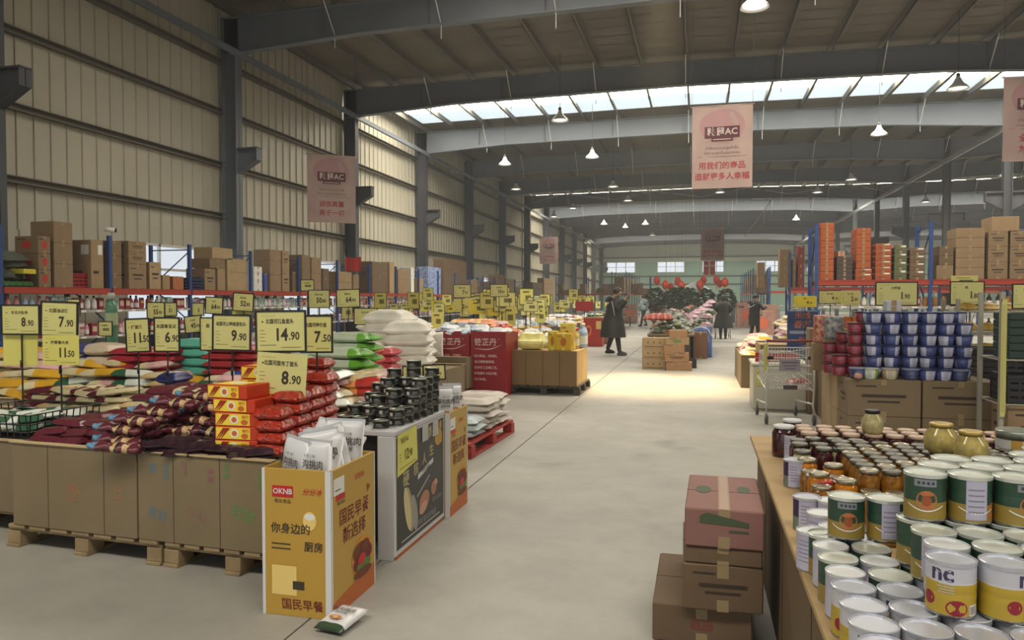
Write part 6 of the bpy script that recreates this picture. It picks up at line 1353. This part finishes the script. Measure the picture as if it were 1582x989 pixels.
def lantern():
    t = thing('red_lantern', None, 'lantern'); t['category'] = 'lantern'; mb = MB(); n = 16
    mb.lathe([(.06, .0), (.17, .06), (.235, .17), (.25, .26), (.235, .35), (.17, .46), (.06, .52)], n, 0); mb.build('shade', [mat('#cf3a22', .4)], t)
    MB().lathe([(.065, .515), (.07, .55), (.02, .56)], 12).build('cap', [mat('#b08a2c', .4)], t); MB().lathe([(.02, -.02), (.065, -.02), (.065, .01)], 12).build('base_ring', [mat('#b08a2c', .4)], t)
    MB().lathe([(.012, -.32), (.03, -.28), (.015, -.02)], 8).build('tassel', [mat('#c4382a', .5)], t); MB().tube([(0, 0, .55), (0, 0, 6.9)], .006, 4).build('cord', [black], t); return t
PL = Proto(lantern)
for i, (px, py, d) in enumerate(((1015, 433, 43), (1028, 440, 41), (1036, 443, 46), (1047, 434, 43), (1053, 441, 40), (1059, 447, 48), (1081, 440, 41), (1087, 432, 44), (1107, 432, 43), (1112, 438, 47), (1120, 436, 40))):
    p = PD(px, py, d); PL.place((p.x, p.y, p.z - .26), 0, 'round red lantern over the aisle, %s from the left' % ORD[i], 'red lanterns', (.75, .75, .95))
t = thing('sun_umbrella', 'small white stall umbrella at the far end of the aisle', 'umbrella', (onY(1073, 500, 48).x, 48, 0)); mb = MB(); mb.lathe([(1.0, 2.1), (.5, 2.35), (.03, 2.6)], 8, cap=False, smooth=False); mb.build('canopy', [mat('#c9d2da', .5)], t); MB().tube([(0, 0, 0), (0, 0, 2.6)], .025, 8).build('pole', [white], t); MB().lathe([(.25, 0), (.25, .08), (.05, .1)], 16).build('base', [white], t)
# ================================================================ hanging banners
pink = mat('#a88e8a', .6, h2='#b59c94', noise=.02, scale=1.2, detail=2.); bred = mat('#a3202c', .6); bdk = mat('#5a2430', .6); btx = mat('#6b5a5c', .6); bwh = mat('#c9b9b4', .6); bpk = mat('#b0868a', .6)
def banner(label, px, py_top, d, l1, l2, rot=0, zt=None):
    p = PD(px, py_top, d); w, h = .73, 2.05; zt = p.z
    t = thing('hanging_banner', label, 'banner', (p.x, p.y, zt - h), rot); mb = MB(); nx, nz = 16, 10
    def wv(x, z): return .012 * math.sin(x * 7 + z * 1.5) * .6
    vs = [(-w + 2 * w * i / nx, wv(-w + 2 * w * i / nx, h * j / nz), h * j / nz) for j in range(nz + 1) for i in range(nx + 1)]; N = len(vs); vs += [(x, y + .004, z) for x, y, z in vs]
    fs = [(j * (nx + 1) + i, j * (nx + 1) + i + 1, (j + 1) * (nx + 1) + i + 1, (j + 1) * (nx + 1) + i) for j in range(nz) for i in range(nx)]; fs += [tuple(N + k for k in reversed(f)) for f in fs]
    mb.add(vs, fs, 0, None, True); b = len(mb.v)
    mb.disc(0, h - .50, .55, .42, -.003, 5, 28); [mb.rect(-.42 + .07 * k, h - .80, -.35 + .07 * k, h - .52, -.016, 2) for k in range(12)]; mb.text('粮鼠AC', 0, h - .66, .22, -.022, 4, None, .02); mb.rect(-.26, h - .88, .26, h - .80, -.012, 2); mb.rect(-.22, h - .85, .22, h - .83, -.018, 4)
    mb.text('ทำให้ตลาดและลูกค้ายิ้ม', 0, h - 1.06, .09, -.003, 3, None, .005); mb.text('ว่าความสุขเป็นของทุกคน', 0, h - 1.18, .09, -.003, 3, None, .005); mb.rect(-.6, h - 1.27, .6, h - 1.262, -.003, 3)
    mb.text(l1, 0, h - 1.50, .19 if len(l1) < 8 else .16, -.003, 1, None, .012); mb.text(l2, 0, h - 1.77, .19 if len(l2) < 8 else .16, -.003, 1, None, .012)
    for i in range(b, len(mb.v)): x, y, z = mb.v[i]; mb.v[i] = (x, y + wv(x, z) - .002, z)
    mb.build('cloth', [pink, bred, bdk, btx, bwh, bpk], t)
    MB().tube([(-w - .04, 0, h), (w + .04, 0, h)], .014, 6).build('top_rod', [mat('#c4a8a0', .5)], t); MB().tube([(-w, 0, 0), (w, 0, 0)], .010, 6).build('bottom_rod', [mat('#b59c94', .5)], t)
    for s in (-1, 1): MB().tube([(s * w, 0, h), (s * w, 0, 8.9 + h - zt)], .004, 4).build('cord', [black], t)
    return t
banner('large pink banner with red slogan hanging over the aisle', 1116, 163, 18.6, '用我们的商品', '造就更多人幸福', -.02)
banner('pink banner hanging beside the cream left wall, nearest one', 512, 240, 22.8, '诚信高量', '高于一切', .62)
banner('small distant pink banner over the aisle above a red gift sign', 1101, 353, 48, '用我们的商品', '造就更多人幸福', 0)
banner('distant pink banner by the dark columns of the left wall', 848, 367, 58, '诚信高量', '高于一切', .4)
banner('pink banner cut off by the right frame edge', 1601, 118, 18.2, '全心全意', '为您服务', .1)
p = PD(1096, 403, 50); t = thing('gift_sign', 'red square sign with a white ribbon cross below the distant banner', 'sign', (p.x, p.y, p.z - .95)); mb = MB(); mb.bbox(-.38, -.02, 0, .38, .02, .95, .01); mb.rect(-.05, .02, .05, .93, -.022, 1); mb.rect(-.36, .56, .36, .66, -.022, 1); mb.build('board', [mat('#b83a3c', .5), mat('#d8c9c4', .5)], t); MB().tube([(0, 0, .9), (0, 0, 5.2)], .006, 4).build('cord', [black], t)
# small national-style plain red flag on the rack
p = PD(533, 397, 24.5); t = thing('red_flag', 'small red flag on a stick above the left rack', 'flag', (p.x, p.y, 0)); mb = MB(); vs = [(.55 * i / 8, .03 * math.sin(i), 2.68 - .45 * j / 4 + .02 * math.sin(i)+ .18) for j in range(5) for i in range(9)]; N = len(vs); mb.add(vs + [(x, y + .004, z) for x, y, z in vs], [(j * 9 + i, j * 9 + i + 1, j * 9 + i + 10, j * 9 + i + 9) for j in range(4) for i in range(8)] + [(N + j * 9 + i, N + j * 9 + i + 9, N + j * 9 + i + 10, N + j * 9 + i + 1) for j in range(4) for i in range(8)]); mb.build('cloth', [mat('#b8261e', .5)], t); MB().tube([(0, 0, 0), (0, 0, 2.95)], .012, 6).build('stick', [mat('#8a7a5c', .6)], t)
# ================================================================ people
skin = mat('#b08a74', .5); hair = mat('#1a1614', .5); coatk = mat('#1b1b1d', .7, noise=.1, scale=4); pantk = mat('#1d1c20', .7); shoem = mat('#1f1d1e', .5); greym = mat('#8d8b88', .6)
def grow(name, joints, edges, radii, mats, parent, sub=2, smooth=True):
    me = bpy.data.meshes.new('skel'); me.from_pydata(joints, edges, []); ob = bpy.data.objects.new('skel', me); C.objects.link(ob)
    md = ob.modifiers.new('s', 'SKIN'); md.use_smooth_shade = smooth; sv = me.skin_vertices[0].data
    for i, r in enumerate(radii): sv[i].radius = r if isinstance(r, tuple) else (r, r)
    sv[0].use_root = True
    sm = ob.modifiers.new('u', 'SUBSURF'); sm.levels = sub; sm.render_levels = sub
    dg_ = bpy.context.evaluated_depsgraph_get(); ev = ob.evaluated_get(dg_); m2 = bpy.data.meshes.new_from_object(ev)
    bpy.data.objects.remove(ob); bpy.data.meshes.remove(me)
    m2.materials.clear()
    for m in mats: m2.materials.append(m)
    o = bpy.data.objects.new(name, m2); C.objects.link(o)
    if parent: o.parent = parent
    return o
def figure(label, loc, rot, H=1.68, arms=None, feet=None, coat=None, hood=None, bend=0., headyaw=0., hairlen=.0, coatm=None, trousers=None, stripe=None, flare=.3, hem=.5, deep=.62):
    """local: faces +Y, x to its right; arms = ((elbow),(hand)) for right and left"""
    s = H / 1.7; t = thing('person', label, 'person', loc, rot)
    arms = arms or (((.26, -.02, 1.12), (.25, .14, .92)), ((-.26, -.02, 1.12), (-.25, .14, .92)))
    feet = feet or ((.10, 0, 0), (-.10, 0, 0)); b = bend
    J = [(0, 0, .93), (0, .01 + b * .3, 1.12), (0, .0 + b * .7, 1.30), (0, -.01 + b, 1.41), (0, .0 + b * 1.3, 1.49), (0, .02 + b * 1.8, 1.56), (0, .03 + b * 2.1, 1.64)]; E = [(0, 1), (1, 2), (2, 3), (3, 4), (4, 5), (5, 6)]
    Rr = [(.15, .12), (.14, .11), (.15, .12), (.10, .08), (.055, .055), (.082, .095), (.075, .085)]
    def add(p, par, r): J.append(p); E.append((par, len(J) - 1)); Rr.append(r); return len(J) - 1
    for sd, (el, hd) in zip((1, -1), arms):
        sh_ = add((sd * .185, b * .9, 1.385), 3, .055); e_ = add(el, sh_, .043); w = add(hd, e_, .030)
        d = (Vector(hd) - Vector(el)).normalized(); side = Vector((1, 0, 0)) if abs(d.x) < .8 else Vector((0, 0, 1)); up = d.cross(side).normalized()
        pm = Vector(hd) + d * .05; pi_ = add(tuple(pm), w, (.032, .02))
        for k, (off, ln) in enumerate(((-.027, .060), (-.009, .070), (.009, .066), (.027, .052))):
            a = pm + side * off + d * .035; q = add(tuple(a), pi_, .0085); a2 = a + d * ln * .55 + up * .012; q = add(tuple(a2), q, .008); add(tuple(a2 + d * ln * .3 + up * .022), q, .0065)
        th = add(tuple(Vector(hd) + d * .02 + side * .035 * sd), w, .011); add(tuple(Vector(hd) + d * .055 + side * .055 * sd), th, .009)
    for (fx, fy, fz) in feet:
        sd = 1 if fx > 0 else -1; hp = add((sd * .09, 0, .88), 0, (.1, .105)); kn = add((sd * .09 + (fx - sd * .09) * .5, fy * .5 + .03, .48 + fz * .5), hp, .075); an = add((fx, fy - .02, .09 + fz), kn, .055); add((fx + .01 * sd, fy + .13, .045 + fz), an, (.04, .03))
    Js = [(x * s, y * s, z * s) for x, y, z in J]; Rs = [(r[0] * s, r[1] * s) if isinstance(r, tuple) else r * s for r in Rr]
    body = grow('body', Js, E, Rs, [skin, trousers or pantk, shoem, coatm or coatk], t)
    hz = 1.45 * s
    for pl in body.data.polygons:
        c = pl.center; a = 0
        if c.z < .10 * s + (max(f[2] for f in feet) * s if 0 else 0): a = 2
        elif c.z < .95 * s and abs(c.x) < .22 * s and c.y < .3: a = 1
        elif c.z < 1.46 * s:
            hands = [Vector(h_) * s for _, h_ in arms]
            a = 0 if any((c - h_).length < .12 * s and (c - h_).length > 0 and (c - (Vector(e_) * s)).length > (h_ - Vector(e_) * s).length * .96 for (e_, _), h_ in zip(arms, hands)) else 3
        pl.material_index = a
    # face: nose, ears, eyes, mouth
    hc = Vector((0, (.02 + b * 1.9) * s, 1.585 * s)); q = R(headyaw); M = T(hc) @ q
    mb = MB(); mb.add([(-.014 * s, .085 * s, -.01 * s), (.014 * s, .085 * s, -.01 * s), (0, .118 * s, -.015 * s), (0, .09 * s, .035 * s), (0, .085 * s, -.025 * s)], [(0, 2, 3), (2, 1, 3), (0, 4, 2), (4, 1, 2)], 0, M); mb.build('nose', [skin], t)
    for sd in (-1, 1):
        MB().lathe([(.002, 0), (.012, .002), (.012, .006), (.002, .008)], 8, 0, M @ T((sd * .032 * s, .088 * s, .022 * s)) @ R(-PI / 2, 'X')).build('eye', [black], t)
        MB().pillow(.016, .028, .014, 0, M @ T((sd * .082 * s, 0, .0)) @ R(PI / 2, 'Y'), 6, 6, 2.5, 1, .1).build('ear', [skin], t)
    MB().box(-.022 * s, .086 * s, -.052 * s, .022 * s, .092 * s, -.045 * s, 0, M).build('mouth', [mat('#7d4a44', .5)], t)
    # hair cap
    mb = MB(); n = 16; prof = [(.098, -.03 - hairlen), (.102 + hairlen * .1, -.01 - hairlen * .5), (.100, .03), (.088, .075), (.055, .108), (.015, .118)]
    vs = []
    for r, z in prof:
        for i in range(n):
            a = 2 * PI * i / n; x, y = r * math.cos(a), r * math.sin(a) * 1.08 - .012; zz = z
            if y > .03: zz = max(z, .05 + .2 * max(0, y - .05)); y = min(y, .096)
            vs.append((x * s, y * s, zz * s))
    mb.add(vs, [(j * n + i, j * n + (i + 1) % n, (j + 1) * n + (i + 1) % n, (j + 1) * n + i) for j in range(len(prof) - 1) for i in range(n)] + [tuple(range(5 * n, 6 * n))], 0, M, True); mb.build('hair', [hair], t)
    cm = coatm or coatk
    # coat: lofted rings from the hem to the collar with sleeves grown on
    mb = MB(); n = 28; rings = [(hem, flare, flare * deep), (hem + .12, flare * .95, flare * deep * .96), (.85, .23 + (flare - .23) * .45, .17 + .3 * (deep - .62)), (1.02, .21, .155 + .2 * (deep - .62)), (1.18, .225, .16 + .12 * (deep - .62)), (1.33, .23, .155), (1.415, .17, .125), (1.455, .095, .085), (1.49, .075, .08)]
    vs = []
    for j, (z, rx, ry) in enumerate(rings):
        yb = b * min(1, max(0, (z - .9) / .5)) * 1.1
        for i in range(n):
            a = 2 * PI * i / n; wv = 1 + (.035 * math.sin(a * 5 + 1) if j < 3 else 0); vs.append((rx * wv * math.cos(a) * s, (ry * wv * math.sin(a) + yb) * s, z * s))
    mb.add(vs, [(j * n + i, j * n + (i + 1) % n, (j + 1) * n + (i + 1) % n, (j + 1) * n + i) for j in range(len(rings) - 1) for i in range(n)], 0, None, True)
    for sd, (el, hd) in zip((1, -1), arms):
        S = Vector((sd * .16, b * .9, 1.385)); El = Vector(el); Hd = El + (Vector(hd) - El) * .96
        mb.tube([S * s, (S + (El - S) * .5) * s, El * s, (El + (Hd - El) * .5) * s, Hd * s], [.082 * s, .075 * s, .066 * s, .058 * s, .052 * s], 12)
    if hood: mb.pillow(.14 * s, .11 * s, .13 * s, 0, T((0, (-.12 + b) * s, 1.37 * s)) @ R(.6, 'X'), 12, 10, 2.5, 3, .05, .3)
    mb.build('coat', [cm], t)
    if hood:
        mb = MB(); mb.tube([((x) * s, (y + b) * s, z * s) for x, y, z in ((-.13, .07, 1.42), (-.16, -.06, 1.36), (-.10, -.19, 1.27), (0, -.235, 1.21), (.10, -.19, 1.27), (.16, -.06, 1.36), (.13, .07, 1.42))], .016 * s, 8); mb.tube([(.235 * s, .02, 1.36 * s), (.25 * s, .06, 1.2 * s), (.262 * s, .1, 1.0 * s)], .016 * s, 6); mb.build('hood_trim', [hood], t)
    if stripe:
        MB().lathe([(.222 * s, 1.17 * s), (.224 * s, 1.26 * s)], 28, 0, Matrix.Diagonal((1, .72, 1, 1)), cap=False).build('coat_stripe', [stripe], t)
    for fx, fy, fz in feet:
        M = T((fx * s, (fy + .045) * s, fz * s)); MB().pillow(.05 * s, .135 * s, .10 * s, 0, M, 10, 12, 3, 3, .03, .3).build('shoe', [shoem], t)
    return t
# man in the long coat, walking to the right, head bowed over something held to the face
p = onZ(947, 549, 0)
figure('person in a long black coat with grey hood trim, walking with head bowed', (p.x, p.y, 0), -PI / 2 - .1, 1.80, arms=(((.22, .16, 1.16), (.10, .30, 1.40)), ((-.23, .14, 1.15), (-.08, .30, 1.38))), feet=((.07, .20, 0), (-.07, -.14, .035)), hood=greym, bend=.055, flare=.34, hem=.46, deep=.95)
tp = Vector((p.x, p.y, 0)); 
o = thing('phone', 'dark phone held up by the person in the long coat', 'phone', (p.x + .40, p.y - .02, 1.50), -PI / 2 - .1); MB().bbox(-.035, -.005, 0, .035, .005, .14, .003).build('phone_body', [black], o); MB().rect(-.03, .01, .03, .13, -.006).build('screen', [mat('#2c3038', .1)], o)
p = onZ(1117, 524, 0)
figure('person seen from behind in a flared dark coat, pushing a cart', (p.x, p.y, 0), 0, 1.66, arms=(((.30, -.02, 1.12), (.22, .26, 1.02)), ((-.30, -.02, 1.12), (-.22, .26, 1.02))), feet=((.09, .03, 0), (-.09, -.05, 0)), hairlen=.07, flare=.37, hem=.42, coatm=mat('#212221', .7, noise=.1, scale=4))
cart('#8d8f90', 'shopping cart pushed by the person in the flared dark coat', (p.x, p.y + .38, 0), 0)
p = onZ(1165, 526, 0)
figure('person in a black coat with a pale collar at the right goods stand', (p.x, p.y, 0), -.9, 1.68, arms=(((.26, .14, 1.15), (.22, .36, 1.22)), ((-.28, .06, 1.15), (-.10, .22, 1.42))), feet=((.11, .10, 0), (-.11, -.06, 0)), hood=mat('#b9b9b6', .6), bend=.02, flare=.25, hem=.55)
p = onZ(994, 505, 0)
figure('person in a pale blue jacket with a dark band, striding far down the aisle', (p.x, p.y, 0), .9, 1.70, arms=(((.27, -.06, 1.12), (.26, .10, .95)), ((-.27, .06, 1.12), (-.26, .24, 1.0))), feet=((.10, .28, 0), (-.10, -.30, .06)), flare=.21, hem=.86, coatm=mat('#93a2ac', .5), stripe=mat('#1d222c', .5), hood=mat('#a9b5bc', .5))
p = onZ(1098, 498, 0)
figure('dark figure of a person at the far stand, behind the cart pusher', (p.x, p.y, 0), .4, 1.72, feet=((.10, .05, 0), (-.10, -.05, 0)), flare=.25, hem=.6)

# ================================================================ thin haze filling the hall
if HAZE:
    hm = bpy.data.materials.new('haze'); hm.use_nodes = True; nt = hm.node_tree; nt.nodes.clear(); ou = nt.nodes.new('ShaderNodeOutputMaterial'); vs_ = nt.nodes.new('ShaderNodeVolumeScatter')
    vs_.inputs['Density'].default_value = HAZE; vs_.inputs['Color'].default_value = (.9, .93, .97, 1); nt.links.new(vs_.outputs[0], ou.inputs['Volume'])
    hz_ = MB().box(XL + .3, 2, .02, XR - .3, Y1 - .3, 9.3).build('haze', [hm]); hz_['kind'] = 'stuff'; hz_['label'] = 'thin dusty haze filling the hall'
